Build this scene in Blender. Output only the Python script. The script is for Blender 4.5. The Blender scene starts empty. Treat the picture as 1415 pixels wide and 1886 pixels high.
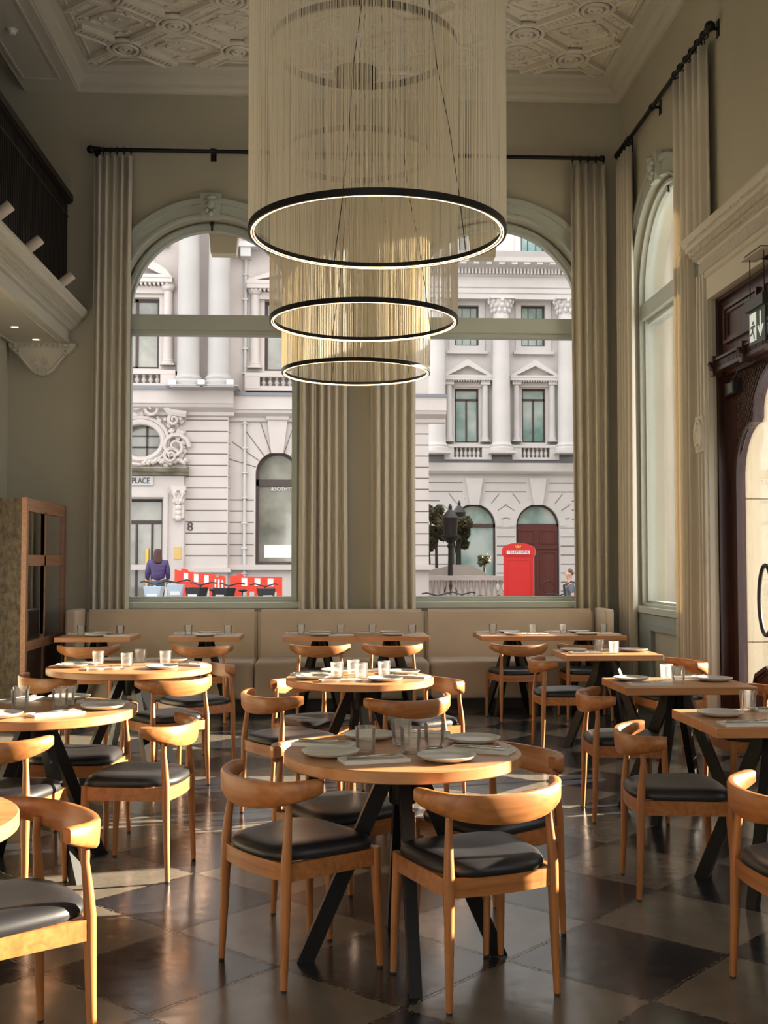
import bpy, bmesh, math, random
from mathutils import Vector, Matrix
random.seed(7)
PI = math.pi
S = bpy.context.scene
COL = S.collection

# ------------------------------------------------------------------ camera
cd = bpy.data.cameras.new('camera'); cam = bpy.data.objects.new('camera', cd); COL.objects.link(cam)
cam.location = (0, 0, 1.44); cam.rotation_euler = (math.radians(92.56), 0, math.radians(-2.9))
cd.sensor_fit = 'VERTICAL'; cd.sensor_height = 24; cd.sensor_width = 18; cd.lens = 24*2080/1886
cd.clip_start = .05; cd.clip_end = 300
S.camera = cam
# ------------------------------------------------------------------ light and exposure
S.view_settings.view_transform = 'Standard'; S.view_settings.look = 'None'; S.view_settings.gamma = 1
S.view_settings.use_curve_mapping = False
S.view_settings.exposure = 0.0
S.cycles.transparent_max_bounces = 32
w = bpy.data.worlds.new('sky'); S.world = w; w.use_nodes = True
bg = w.node_tree.nodes['Background']; bg.inputs[0].default_value = (.97, .985, 1.0, 1); bg.inputs[1].default_value = 2.7
sl = bpy.data.lights.new('sun', 'SUN'); sun = bpy.data.objects.new('sun', sl); COL.objects.link(sun)
sl.energy = 46; sl.color = (1, .86, .66); sl.angle = math.radians(.6)
SAZ, SEL = math.radians(13), math.radians(15)
sdir = Vector((math.cos(SAZ)*math.cos(SEL), math.sin(SAZ)*math.cos(SEL), math.sin(SEL)))
sun.rotation_euler = sdir.to_track_quat('Z', 'Y').to_euler(); sun.location = (9, 9, 8)
def portal(name, loc, rot, sx, sy):
    l = bpy.data.lights.new(name, 'AREA'); l.shape = 'RECTANGLE'; l.size = sx; l.size_y = sy
    l.cycles.is_portal = True
    o = bpy.data.objects.new(name, l); COL.objects.link(o); o.location = loc; o.rotation_euler = rot
R90 = PI/2

for nm, loc, rot, a, b in (('portal_1', (-1.24, 12.3, 3.1), (-R90, 0, 0), 1.9, 4.2), ('portal_2', (1.76, 12.3, 3.1), (-R90, 0, 0), 1.9, 4.2), ('portal_3', (3.55, 10.5, 3.1), (0, R90, 0), 4.2, 1.9),
    ('portal_4', (3.55, 8.0, 1.6), (0, R90, 0), 3.2, 2.6), ('portal_5', (3.55, 4.8, 2.1), (0, R90, 0), 2.4, 3), ('portal_6', (3.55, 1.0, 3), (0, R90, 0), 4.2, 1.9), ('portal_7', (-1.6, -3.35, 2.9), (R90, 0, 0), 4.0, 4.2)):
    portal(nm, loc, rot, a, b)

# ------------------------------------------------------------------ materials
def mat(name, col, rough=.6, metal=0, spec=.5, bump=None, var=None, vscale=6, emis=None, coat=0, sheen=0, trans=None, stretch=None):
    m = bpy.data.materials.new(name); m.use_nodes = True; nt = m.node_tree; N = nt.nodes; L = nt.links
    b = N['Principled BSDF']; b.inputs['Base Color'].default_value = (*col, 1); b.inputs['Roughness'].default_value = rough
    b.inputs['Metallic'].default_value = metal; b.inputs['Specular IOR Level'].default_value = spec
    if coat: b.inputs['Coat Weight'].default_value = coat; b.inputs['Coat Roughness'].default_value = .15
    if sheen: b.inputs['Sheen Weight'].default_value = sheen
    tc = N.new('ShaderNodeTexCoord'); mp = N.new('ShaderNodeMapping'); L.new(tc.outputs['Object'], mp.inputs[0])
    if stretch: mp.inputs['Scale'].default_value = stretch
    if var:
        n = N.new('ShaderNodeTexNoise'); n.inputs['Scale'].default_value = vscale; n.inputs['Detail'].default_value = 5
        L.new(mp.outputs[0], n.inputs[0]); r = N.new('ShaderNodeMixRGB'); r.inputs[1].default_value = (*col, 1); r.inputs[2].default_value = (*var, 1)
        cr = N.new('ShaderNodeMapRange'); cr.inputs[1].default_value = .35; cr.inputs[2].default_value = .65
        L.new(n.outputs[0], cr.inputs[0]); L.new(cr.outputs[0], r.inputs[0]); L.new(r.outputs[0], b.inputs['Base Color'])
    if bump:
        n2 = N.new('ShaderNodeTexNoise'); n2.inputs['Scale'].default_value = bump[0]; n2.inputs['Detail'].default_value = 4
        L.new(mp.outputs[0], n2.inputs[0]); bp = N.new('ShaderNodeBump'); bp.inputs['Strength'].default_value = bump[1]; bp.inputs['Distance'].default_value = bump[2]
        L.new(n2.outputs[0], bp.inputs['Height']); L.new(bp.outputs[0], b.inputs['Normal'])
    if emis: b.inputs['Emission Color'].default_value = (*emis[0], 1); b.inputs['Emission Strength'].default_value = emis[1]
    if trans:
        t = N.new('ShaderNodeBsdfTranslucent'); t.inputs[0].default_value = (*trans[0], 1); mx = N.new('ShaderNodeMixShader'); mx.inputs[0].default_value = trans[1]
        L.new(b.outputs[0], mx.inputs[1]); L.new(t.outputs[0], mx.inputs[2]); L.new(mx.outputs[0], N['Material Output'].inputs[0])
    return m
def wood(name, c1, c2, rough=.42, scale=1.0, axis=0):
    m = bpy.data.materials.new(name); m.use_nodes = True; nt = m.node_tree; N = nt.nodes; L = nt.links; b = N['Principled BSDF']
    tc = N.new('ShaderNodeTexCoord'); mp = N.new('ShaderNodeMapping'); L.new(tc.outputs['Object'], mp.inputs[0])
    sc = [38*scale]*3; sc[axis] = 2.2*scale; mp.inputs['Scale'].default_value = sc
    n = N.new('ShaderNodeTexNoise'); n.inputs['Scale'].default_value = 1; n.inputs['Detail'].default_value = 6; n.inputs['Distortion'].default_value = .6
    L.new(mp.outputs[0], n.inputs[0]); cr = N.new('ShaderNodeValToRGB'); cr.color_ramp.elements[0].position = .3; cr.color_ramp.elements[1].position = .7
    cr.color_ramp.elements[0].color = (*c1, 1); cr.color_ramp.elements[1].color = (*c2, 1); L.new(n.outputs[0], cr.inputs[0])
    L.new(cr.outputs[0], b.inputs['Base Color']); b.inputs['Roughness'].default_value = rough
    bp = N.new('ShaderNodeBump'); bp.inputs['Strength'].default_value = .15; bp.inputs['Distance'].default_value = .002
    L.new(n.outputs[0], bp.inputs['Height']); L.new(bp.outputs[0], b.inputs['Normal'])
    return m
def clear(name, gloss=.08, tint=(1, 1, 1), rough=.0):
    m = bpy.data.materials.new(name); m.use_nodes = True; N = m.node_tree.nodes; L = m.node_tree.links; N.remove(N['Principled BSDF'])
    t = N.new('ShaderNodeBsdfTransparent'); t.inputs[0].default_value = (*tint, 1); g = N.new('ShaderNodeBsdfGlossy'); g.inputs['Roughness'].default_value = rough
    f = N.new('ShaderNodeLayerWeight'); f.inputs[0].default_value = .12; a = N.new('ShaderNodeMath'); a.operation = 'MULTIPLY'; a.inputs[1].default_value = gloss/.04*.8
    L.new(f.outputs[0], a.inputs[0]); x = N.new('ShaderNodeMixShader'); L.new(a.outputs[0], x.inputs[0]); L.new(t.outputs[0], x.inputs[1]); L.new(g.outputs[0], x.inputs[2])
    a.use_clamp = True
    L.new(x.outputs[0], N['Material Output'].inputs[0]); return m
M = {}
M['wall'] = mat('olive_plaster', (.42, .395, .31), .75, bump=(60, .08, .003), var=(.39, .365, .285), vscale=1.2)
M['trim'] = mat('sage_trim', (.41, .44, .385), .45)
M['cream'] = mat('cream_plaster', (.53, .505, .425), .6, bump=(30, .1, .003))
M['ceil'] = mat('ceiling_plaster', (.72, .675, .58), .65, bump=(22, .35, .01), var=(.66, .615, .52), vscale=9)
M['oak'] = wood('oak', (.25, .090, .023), (.40, .160, .047), .38)
M['oakz'] = wood('oak_upright', (.25, .090, .023), (.40, .160, .047), .38, axis=2)
M['top'] = wood('oak_tabletop', (.33, .142, .050), (.47, .222, .088), .36, .5)
M['leather'] = mat('black_leather', (.013, .013, .015), .42, spec=.4, bump=(180, .12, .001))
M['black'] = mat('black_metal', (.008, .008, .008), .38, spec=.25)
M['iron'] = mat('dark_iron', (.02, .017, .014), .5)
M['bronze'] = mat('dark_bronze', (.04, .034, .028), .35, metal=.6)
M['curtain'] = mat('taupe_curtain', (.66, .61, .50), .9, bump=(220, .3, .002), sheen=.2, trans=((.6, .53, .40), .2))
M['bench'] = mat('taupe_upholstery', (.50, .405, .305), .85, bump=(120, .15, .002), var=(.46, .37, .275), vscale=3, sheen=.2)
M['dark'] = mat('dark_plinth', (.02, .018, .016), .6)
M['plate'] = mat('grey_stoneware', (.55, .53, .48), .28, var=(.48, .46, .42), vscale=14)
M['linen'] = mat('linen', (.62, .60, .55), .9, bump=(260, .3, .001))
M['steel'] = mat('steel', (.5, .48, .45), .22, metal=1)
M['string'] = mat('cream_string', (.86, .80, .66), .6, trans=((.86, .78, .6), .35))
M['led'] = mat('led_strip', (.9, .7, .45), .5, emis=((1, .60, .28), 8))
M['spotlamp'] = mat('lit_downlight', (.9, .7, .45), .5, emis=((1, .70, .36), 6))
M['mahog'] = wood('mahogany', (.028, .010, .006), (.058, .021, .013), .34, axis=2)
M['white'] = mat('white_enamel', (.62, .55, .46), .5)
M['paper'] = mat('white_board', (.75, .76, .78), .6)
M['stone'] = mat('portland_stone', (.60, .535, .49), .85, bump=(9, .2, .02), var=(.53, .465, .425), vscale=.8)
M['stone2'] = mat('pale_stone', (.60, .575, .555), .85, bump=(9, .2, .02), var=(.54, .515, .495), vscale=.6)
M['stone3'] = mat('warm_stone', (.62, .545, .41), .85, bump=(9, .2, .02), var=(.57, .495, .37), vscale=.8)
M['joint'] = mat('stone_joint', (.16, .12, .10), .9)
M['lead'] = mat('lead_flashing', (.20, .20, .22), .6)
M['moss'] = mat('mossy_stone', (.16, .15, .09), .9, bump=(12, .4, .03), var=(.34, .29, .22), vscale=2.5)
M['pane'] = mat('window_pane', (.13, .125, .10), .05, spec=1, var=(.40, .38, .31), vscale=.7)  # beige reflection put into the mottled colour of the opaque glass
M['pane2'] = mat('teal_window_pane', (.10, .22, .20), .05, spec=1, var=(.42, .48, .46), vscale=.6)
M['frame'] = mat('brown_window_frame', (.06, .035, .03), .5)
M['red'] = mat('telephone_red', (.62, .015, .012), .35)
M['redp'] = mat('barrier_red', (.72, .05, .02), .5)
M['gold'] = mat('brass', (.7, .42, .08), .3, metal=.9)
M['maroon'] = mat('maroon_door', (.10, .022, .018), .4)
M['asphalt'] = mat('asphalt', (.16, .155, .15), .85, bump=(40, .3, .01))
M['leaf'] = mat('leaf', (.045, .06, .03), .6, var=(.13, .10, .05), vscale=1.5, trans=((.12, .14, .04), .25))
M['bark'] = mat('bark', (.06, .05, .04), .9)
M['skin'] = mat('skin', (.50, .28, .20), .55)
M['hair'] = mat('auburn_hair', (.06, .018, .014), .6)
M['hair2'] = mat('brown_hair', (.12, .07, .04), .6)
M['puffer'] = mat('purple_puffer', (.06, .035, .12), .5, bump=(14, .5, .03), stretch=(.2, .2, 1.6))
M['denim'] = mat('denim', (.07, .09, .14), .85)
M['tee'] = mat('grey_shirt', (.11, .12, .13), .85)
M['rubber'] = mat('black_rubber', (.015, .015, .016), .55)
M['bluegrey'] = mat('pale_blue_panel', (.42, .50, .58), .4)
M['glass'] = clear('clear_glass', .03)
M['glassd'] = clear('smoked_mirror_glass', .5, (.20, .20, .18))
M['ink'] = mat('dark_lettering', (.05, .045, .04), .6)
M['inkw'] = mat('white_lettering', (.75, .75, .72), .6)
M['green'] = mat('exit_sign_green', (.035, .06, .055), .4)
M['sign'] = mat('exit_sign_white', (.8, .85, .8), .5, emis=((.8, .95, .9), .35))
M['yellow'] = mat('yellow_notice', (.62, .42, .14), .7)
M['brick'] = mat('maroon_brick', (.20, .10, .07), .8)
# glass for tumblers
def tumbler_mat():
    m = bpy.data.materials.new('tumbler_glass'); m.use_nodes = True; N = m.node_tree.nodes; L = m.node_tree.links; N.remove(N['Principled BSDF'])
    t = N.new('ShaderNodeBsdfTransparent'); t.inputs[0].default_value = (.985, .985, .98, 1); g = N.new('ShaderNodeBsdfGlossy'); g.inputs['Roughness'].default_value = .04
    d = N.new('ShaderNodeBsdfTranslucent'); d.inputs[0].default_value = (.9, .9, .88, 1); f = N.new('ShaderNodeLayerWeight'); f.inputs[0].default_value = .28
    a = N.new('ShaderNodeMath'); a.operation = 'MULTIPLY'; a.inputs[1].default_value = .85; a.use_clamp = True; L.new(f.outputs[0], a.inputs[0])
    x = N.new('ShaderNodeMixShader'); x.inputs[0].default_value = .09; L.new(t.outputs[0], x.inputs[1]); L.new(d.outputs[0], x.inputs[2])
    y = N.new('ShaderNodeMixShader'); L.new(a.outputs[0], y.inputs[0]); L.new(x.outputs[0], y.inputs[1]); L.new(g.outputs[0], y.inputs[2]); L.new(y.outputs[0], N['Material Output'].inputs[0]); return m
M['tumbler'] = tumbler_mat()
# distressed veneer
def veneer():
    m = mat('distressed_veneer', (.16, .11, .06), .6, bump=(30, .3, .003)); N = m.node_tree.nodes; L = m.node_tree.links
    b = N['Principled BSDF']; tc = N.new('ShaderNodeTexCoord'); mp = N.new('ShaderNodeMapping'); mp.inputs['Scale'].default_value = (2, 2, 1); L.new(tc.outputs['Object'], mp.inputs[0])
    n = N.new('ShaderNodeTexNoise'); n.inputs['Scale'].default_value = 11; n.inputs['Detail'].default_value = 9; n.inputs['Roughness'].default_value = .7; L.new(mp.outputs[0], n.inputs[0])
    cr = N.new('ShaderNodeValToRGB'); cr.color_ramp.elements[0].position = .38; cr.color_ramp.elements[1].position = .62
    cr.color_ramp.elements[0].color = (.032, .021, .011, 1); cr.color_ramp.elements[1].color = (.13, .095, .053, 1); L.new(n.outputs[0], cr.inputs[0]); L.new(cr.outputs[0], b.inputs['Base Color'])
    return m
M['veneer'] = veneer()
# stone checkerboard floor: lattice measured on the floor (origin and edge vector in metres)
FO = (-.591, 4.515); FE = (.420, -.403)
def floor_mat():
    m = bpy.data.materials.new('checkerboard_stone'); m.use_nodes = True; N = m.node_tree.nodes; L = m.node_tree.links; b = N['Principled BSDF']
    def mth(op, a, bb=None, c=None):
        n = N.new('ShaderNodeMath'); n.operation = op
        for i, v in enumerate((a, bb, c)):
            if v is None: continue
            if isinstance(v, (int, float)): n.inputs[i].default_value = v
            else: L.new(v, n.inputs[i])
        return n.outputs[0]
    tc = N.new('ShaderNodeTexCoord')
    nz = N.new('ShaderNodeTexNoise'); nz.inputs['Scale'].default_value = 26; nz.inputs['Detail'].default_value = 6; nz.inputs['Roughness'].default_value = .65; L.new(tc.outputs['Object'], nz.inputs[0])
    vs = N.new('ShaderNodeVectorMath'); vs.operation = 'MULTIPLY_ADD'; L.new(nz.outputs['Color'], vs.inputs[0]); vs.inputs[1].default_value = (.024,)*3; L.new(tc.outputs['Object'], vs.inputs[2])
    sp = N.new('ShaderNodeSeparateXYZ'); L.new(vs.outputs[0], sp.inputs[0])
    e2 = FE[0]**2+FE[1]**2; x = mth('SUBTRACT', sp.outputs[0], FO[0]+.012); y = mth('SUBTRACT', sp.outputs[1], FO[1]+.012)
    i = mth('ADD', mth('MULTIPLY', x, FE[0]/e2), mth('MULTIPLY', y, FE[1]/e2)); j = mth('ADD', mth('MULTIPLY', x, -FE[1]/e2), mth('MULTIPLY', y, FE[0]/e2))
    fi = mth('FLOOR', i); fj = mth('FLOOR', j)
    par = mth('FLOORED_MODULO', mth('ADD', fi, fj), 2)
    di = mth('ABSOLUTE', mth('SUBTRACT', mth('SUBTRACT', i, fi), .5)); dj = mth('ABSOLUTE', mth('SUBTRACT', mth('SUBTRACT', j, fj), .5))
    edge = mth('MAXIMUM', di, dj)
    g = N.new('ShaderNodeMapRange'); g.inputs[1].default_value = .485; g.inputs[2].default_value = .490; L.new(edge, g.inputs[0])
    cv = N.new('ShaderNodeCombineXYZ'); L.new(fi, cv.inputs[0]); L.new(fj, cv.inputs[1]); wn = N.new('ShaderNodeTexWhiteNoise'); L.new(cv.outputs[0], wn.inputs[0])
    big = N.new('ShaderNodeTexNoise'); big.inputs['Scale'].default_value = 7; big.inputs['Detail'].default_value = 7; L.new(tc.outputs['Object'], big.inputs[0])
    def ramp(c1, c2):
        r = N.new('ShaderNodeMixRGB'); r.inputs[1].default_value = (*c1, 1); r.inputs[2].default_value = (*c2, 1)
        L.new(mth('ADD', mth('MULTIPLY', big.outputs[0], .8), mth('MULTIPLY', wn.outputs[0], .35)), r.inputs[0]); return r.outputs[0]
    lt = ramp((.082, .073, .060), (.175, .155, .128)); dk = ramp((.008, .0095, .013), (.023, .027, .034))
    mx = N.new('ShaderNodeMixRGB'); L.new(par, mx.inputs[0]); L.new(lt, mx.inputs[1]); L.new(dk, mx.inputs[2])
    m2 = N.new('ShaderNodeMixRGB'); L.new(mth('MULTIPLY', g.outputs[0], .92), m2.inputs[0]); L.new(mx.outputs[0], m2.inputs[1]); gn = N.new('ShaderNodeTexNoise'); gn.inputs['Scale'].default_value = 70; gn.inputs['Detail'].default_value = 3; L.new(tc.outputs['Object'], gn.inputs[0])
    gr = N.new('ShaderNodeValToRGB'); gr.color_ramp.elements[0].position = .50; gr.color_ramp.elements[1].position = .62; gr.color_ramp.elements[0].color = (.004, .003, .003, 1); gr.color_ramp.elements[1].color = (.15, .12, .085, 1)
    L.new(gn.outputs[0], gr.inputs[0]); L.new(gr.outputs[0], m2.inputs[2])
    L.new(m2.outputs[0], b.inputs['Base Color'])
    sc = N.new('ShaderNodeTexNoise'); sc.inputs['Scale'].default_value = 18; sc.inputs['Detail'].default_value = 7; L.new(tc.outputs['Object'], sc.inputs[0])
    rr = N.new('ShaderNodeMapRange'); rr.inputs[1].default_value = .3; rr.inputs[2].default_value = .7; rr.inputs[3].default_value = .15; rr.inputs[4].default_value = .24; L.new(sc.outputs[0], rr.inputs[0])
    L.new(rr.outputs[0], b.inputs['Roughness']); b.inputs['Specular IOR Level'].default_value = .6
    h = mth('SUBTRACT', mth('ADD', mth('MULTIPLY', big.outputs[0], .5), mth('MULTIPLY', sc.outputs[0], .22)), mth('MULTIPLY', g.outputs[0], 1.4))
    bp = N.new('ShaderNodeBump'); bp.inputs['Strength'].default_value = .38; bp.inputs['Distance'].default_value = .007; L.new(h, bp.inputs['Height']); L.new(bp.outputs[0], b.inputs['Normal'])
    return m
M['floor'] = floor_mat()

# ------------------------------------------------------------------ mesh helpers
def obj(name, bm, m, parent=None, smooth=False, loc=None, rotz=None):
    me = bpy.data.meshes.new(name); bmesh.ops.recalc_face_normals(bm, faces=bm.faces); bm.to_mesh(me); bm.free()
    me.materials.append(M[m] if isinstance(m, str) else m)
    if smooth:
        for p in me.polygons: p.use_smooth = True
        if smooth != 1: me.set_sharp_from_angle(angle=math.radians(smooth))
    o = bpy.data.objects.new(name, me); COL.objects.link(o)
    if parent: o.parent = parent
    if loc: o.location = loc
    if rotz is not None: o.rotation_euler = (0, 0, rotz)
    return o
def tag(o, label=None, cat=None, group=None, kind=None):
    if label: o['label'] = label
    if cat: o['category'] = cat
    if group: o['group'] = group
    if kind: o['kind'] = kind
    return o
def empty(name, loc=(0, 0, 0), rz=0):
    o = bpy.data.objects.new(name, None); COL.objects.link(o); o.location = loc; o.rotation_euler = (0, 0, rz); o.empty_display_size = .1; return o
def thing(name, label, cat, loc=(0, 0, 0), rz=0, group=None): return tag(empty(name, loc, rz), label, cat, group)
def dup(root, loc, rz, label=None, group=None):
    r = root.copy(); COL.objects.link(r); r.location = loc; r.rotation_euler = (0, 0, rz)
    if label: r['label'] = label
    if group: r['group'] = group
    for ch in list(root.children):
        c = ch.copy(); COL.objects.link(c); c.parent = r
        for g in list(ch.children):
            d = g.copy(); COL.objects.link(d); d.parent = c
    return r
NB = bmesh.new
def box(bm, x0, x1, y0, y1, z0, z1):
    v = [bm.verts.new((x, y, z)) for z in (z0, z1) for x, y in ((x0, y0), (x1, y0), (x1, y1), (x0, y1))]
    for f in ((0, 3, 2, 1), (4, 5, 6, 7), (0, 1, 5, 4), (1, 2, 6, 5), (2, 3, 7, 6), (3, 0, 4, 7)): bm.faces.new([v[i] for i in f])
    return bm
def B(*a): return box(NB(), *a)
def rings(bm, R, cap=True, closed=False):
    V = [[bm.verts.new(p) for p in r] for r in R]; n = len(V[0]); m = len(V)
    for a in range(m if closed else m-1):
        A, C = V[a], V[(a+1) % m]
        for i in range(n): bm.faces.new((A[i], A[(i+1) % n], C[(i+1) % n], C[i]))
    if cap and not closed:
        bm.faces.new(V[0][::-1]); bm.faces.new(V[-1])
    return bm
def tube(bm, pts, rad, n=8, closed=False, flat=1.0):
    P = [Vector(p) for p in pts]; m = len(P); rr = rad if isinstance(rad, (list, tuple)) else [rad]*m; R = []; up = None
    for k in range(m):
        t = (P[(k+1) % m]-P[k-1]) if closed else (P[min(k+1, m-1)]-P[max(k-1, 0)])
        t.normalize()
        if up is None: up = Vector((0, 0, 1)) if abs(t.z) < .9 else Vector((0, 1, 0))
        s = t.cross(up); 
        if s.length < 1e-5: s = t.cross(Vector((1, 0, 0)))
        s.normalize(); u = s.cross(t); up = u
        R.append([P[k]+(s*math.cos(2*PI*i/n)*flat+u*math.sin(2*PI*i/n))*rr[k] for i in range(n)])
    return rings(bm, R, closed=closed)
def bar(bm, a, b, w, h, up=(0, 0, 1)):
    a, b = Vector(a), Vector(b); t = (b-a).normalized(); s = t.cross(Vector(up))
    if s.length < 1e-4: s = t.cross(Vector((1, 0, 0)))
    s.normalize(); u = s.cross(t)
    return rings(bm, [[p+s*x*w/2+u*y*h/2 for x, y in ((-1, -1), (1, -1), (1, 1), (-1, 1))] for p in (a, b)])
def lathe(bm, prof, n=24, c=(0, 0, 0), close=True):
    R = [[(c[0]+r*math.cos(2*PI*i/n), c[1]+r*math.sin(2*PI*i/n), c[2]+z) for i in range(n)] for r, z in prof]
    return rings(bm, R, cap=close)
def ring3(bm, c, R, r0, z0, z1, n=72):
    return rings(bm, [[(c[0]+a*math.cos(2*PI*i/n), c[1]+a*math.sin(2*PI*i/n), c[2]+z) for a, z in ((R-r0, z0), (R, z0), (R, z1), (R-r0, z1))] for i in range(n)], closed=True)
def prism(bm, loops, d0, d1, f):
    """outline (first loop) with holes, extruded; f(u, v, d) gives the point"""
    for d in (d0, d1):
        ed = []
        for lp in loops:
            vs = [bm.verts.new(f(u, v, d)) for u, v in lp]
            ed += [bm.edges.new((vs[i], vs[(i+1) % len(vs)])) for i in range(len(vs))]
        bmesh.ops.triangle_fill(bm, use_beauty=True, use_dissolve=False, edges=ed)
    for lp in loops:
        a = [bm.verts.new(f(u, v, d0)) for u, v in lp]; b = [bm.verts.new(f(u, v, d1)) for u, v in lp]
        for i in range(len(lp)): k = (i+1) % len(lp); bm.faces.new((a[i], a[k], b[k], b[i]))
    bmesh.ops.remove_doubles(bm, verts=bm.verts, dist=1e-5)
    return bm
def arch(uc, hw, z0, sp, n=20, rise=None):
    r = rise or hw
    return [(uc-hw, z0), (uc+hw, z0)]+[(uc+hw*math.cos(PI*i/n), sp+r*math.sin(PI*i/n)) for i in range(n+1)]
def rect(u0, u1, z0, z1): return [(u0, z0), (u1, z0), (u1, z1), (u0, z1)]
FB = lambda Y: (lambda u, v, d: (u, Y+d, v))        # facing -Y, depth goes away
FR = lambda X: (lambda u, v, d: (X+d, u, v))        # right wall, facing -X
FT = lambda Z: (lambda u, v, d: (u, v, Z+d))
def sweep(bm, prof, a, b, f):
    """profile [(out, z)] extruded between u=a and u=b with f(u, z, -out)"""
    return rings(bm, [[f(u, z, -o) for o, z in prof] for u in (a, b)])
def blob(bm, c, r, sc=(1, 1, 1), sub=2):
    g = bmesh.ops.create_icosphere(bm, subdivisions=sub, radius=r)
    for v in g['verts']: v.co = Vector((v.co.x*sc[0]+c[0], v.co.y*sc[1]+c[1], v.co.z*sc[2]+c[2]))
    return bm
def text_mesh(name, s, size, m, parent, loc, rot, ext=.01, font_scale=(1, 1)):
    cu = bpy.data.curves.new(name, 'FONT'); cu.body = s; cu.size = size; cu.extrude = ext; cu.align_x = 'CENTER'; cu.align_y = 'CENTER'
    t = bpy.data.objects.new(name, cu); COL.objects.link(t); dg = bpy.context.evaluated_depsgraph_get(); me = bpy.data.meshes.new_from_object(t.evaluated_get(dg))
    bpy.data.objects.remove(t); me.materials.clear(); me.materials.append(M[m]); o = bpy.data.objects.new(name, me); COL.objects.link(o)
    o.location = loc; o.rotation_euler = rot; o.scale = (font_scale[0], font_scale[1], 1)
    if parent: o.parent = parent
    return o
# ================================================================== THE ROOM
XR, XL, YB, ZC = 3.19, -3.35, 12.0, 6.62
YF = -3.2          # wall behind the camera
def st(o): o['kind'] = 'structure'; return o
floor = st(obj('floor', B(XL-.4, XR+.5, YF, YB+.4, -.12, 0), 'floor'))
# back wall with two arched windows
WB = [(-1.24, .95), (1.82, 1.01)]; SILL, SPR = 1.0, 4.17
wb = prism(NB(), [rect(-5.6, XR+.45, -.1, 6.9)]+[arch(c, h, SILL, SPR, 28) for c, h in WB], 0, .42, FB(YB))
st(obj('wall_back', wb, 'wall'))
# right wall: arched window, door opening, unseen windows nearer the camera added for light
DY0, DY1, DZ = 6.66, 9.14, 3.62
HW = [arch(10.5, .93, .98, SPR, 28), arch(5.98, .52, 1.0, 2.7, 16), arch(4.05, .62, .98, 2.7, 20), arch(1.0, .9, 1.0, SPR, 20)]
wr = prism(NB(), [rect(YF, YB, -.1, 6.9), rect(DY0, DY1, .002, DZ)]+HW, 0, .22, FR(XR)); prism(wr, [rect(YF, YB, -.1, 6.9), rect(DY0, DY1+.32, .002, DZ)]+HW, .22, .30, FR(XR))
st(obj('wall_right', wr, 'wall'))
st(obj('wall_left', B(XL-.25, XL, YF, YB, 0, 3.74), 'wall'))
st(obj('wall_front', prism(NB(), [rect(XL-2.2, XR+.4, 0, 6.9)]+[rect(c-.8, c+.8, .9, 4.8) for c in (-2.5, -.6)], -.2, 0, FB(YF)), 'wall'))  # unseen rear wall, its openings added to bring in fill light
st(obj('wall_gallery', B(XL-2.4, XL-2.2, YF, YB, 3.7, 6.9), M['wall']))
st(obj('floor_gallery', B(XL-2.2, XL-.25, YF, YB, 3.70, 3.9), 'dark'))
# ceiling: plain slab, plaster border, relief panel
st(obj('ceiling', B(-5.6, XR, YF, YB, 6.70, 6.9), 'ceil'))
bm = NB(); XB0, XB1 = -3.22, -2.66
box(bm, XB0, XB1, YF, YB, 6.45, 6.72)
for x in (XB0+.07, XB1-.12): box(bm, x-.012, x+.012, YF+.3, YB-.35, 6.437, 6.452)
for x in (XB0+.07, XB1-.12):
    pass
box(bm, XB0+.07, XB1-.12, YB-.362, YB-.338, 6.437, 6.452)
st(obj('trim_1', bm, 'cream'))
CP = [(0, 6.45), (.03, 6.45), (.035, 6.47), (.06, 6.49), (.085, 6.50), (.09, 6.53), (.14, 6.57), (.15, 6.60), (.19, 6.61), (.20, 6.64), (.24, 6.66), (.25, 6.71), (0, 6.71)]
def leaf_row(bm, a, b, f, out, z, step=.045, w=.03, h=.03):
    n = int(abs(b-a)/step)
    for i in range(n):
        u = a+(b-a)*(i+.5)/n; p0 = f(u-w/2, z, -out); p1 = f(u+w/2, z+h, -out-.012)
        box(bm, min(p0[0], p1[0]), max(p0[0], p1[0]), min(p0[1], p1[1]), max(p0[1], p1[1]), z, z+h)
bm = sweep(NB(), CP, XB1, XR, FB(YB)); leaf_row(bm, XB1+.2, XR-.25, FB(YB), .235, 6.665); st(obj('trim_2', bm, 'cream'))
bm = sweep(NB(), CP, YF, YB, FR(XR)); leaf_row(bm, 4, YB-.25, FR(XR), .235, 6.665); st(obj('trim_3', bm, 'cream'))
FL = lambda X: (lambda u, v, d: (X-d, u, v))
CP2 = [(0, 6.47), (.02, 6.47), (.03, 6.52), (.08, 6.56), (.09, 6.60), (.15, 6.62), (.16, 6.71), (0, 6.71)]
bm = sweep(NB(), CP2, YF, YB, FL(XB1)); leaf_row(bm, 4, YB-.2, FL(XB1), .15, 6.64); st(obj('trim_4', bm, 'cream'))
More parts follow.
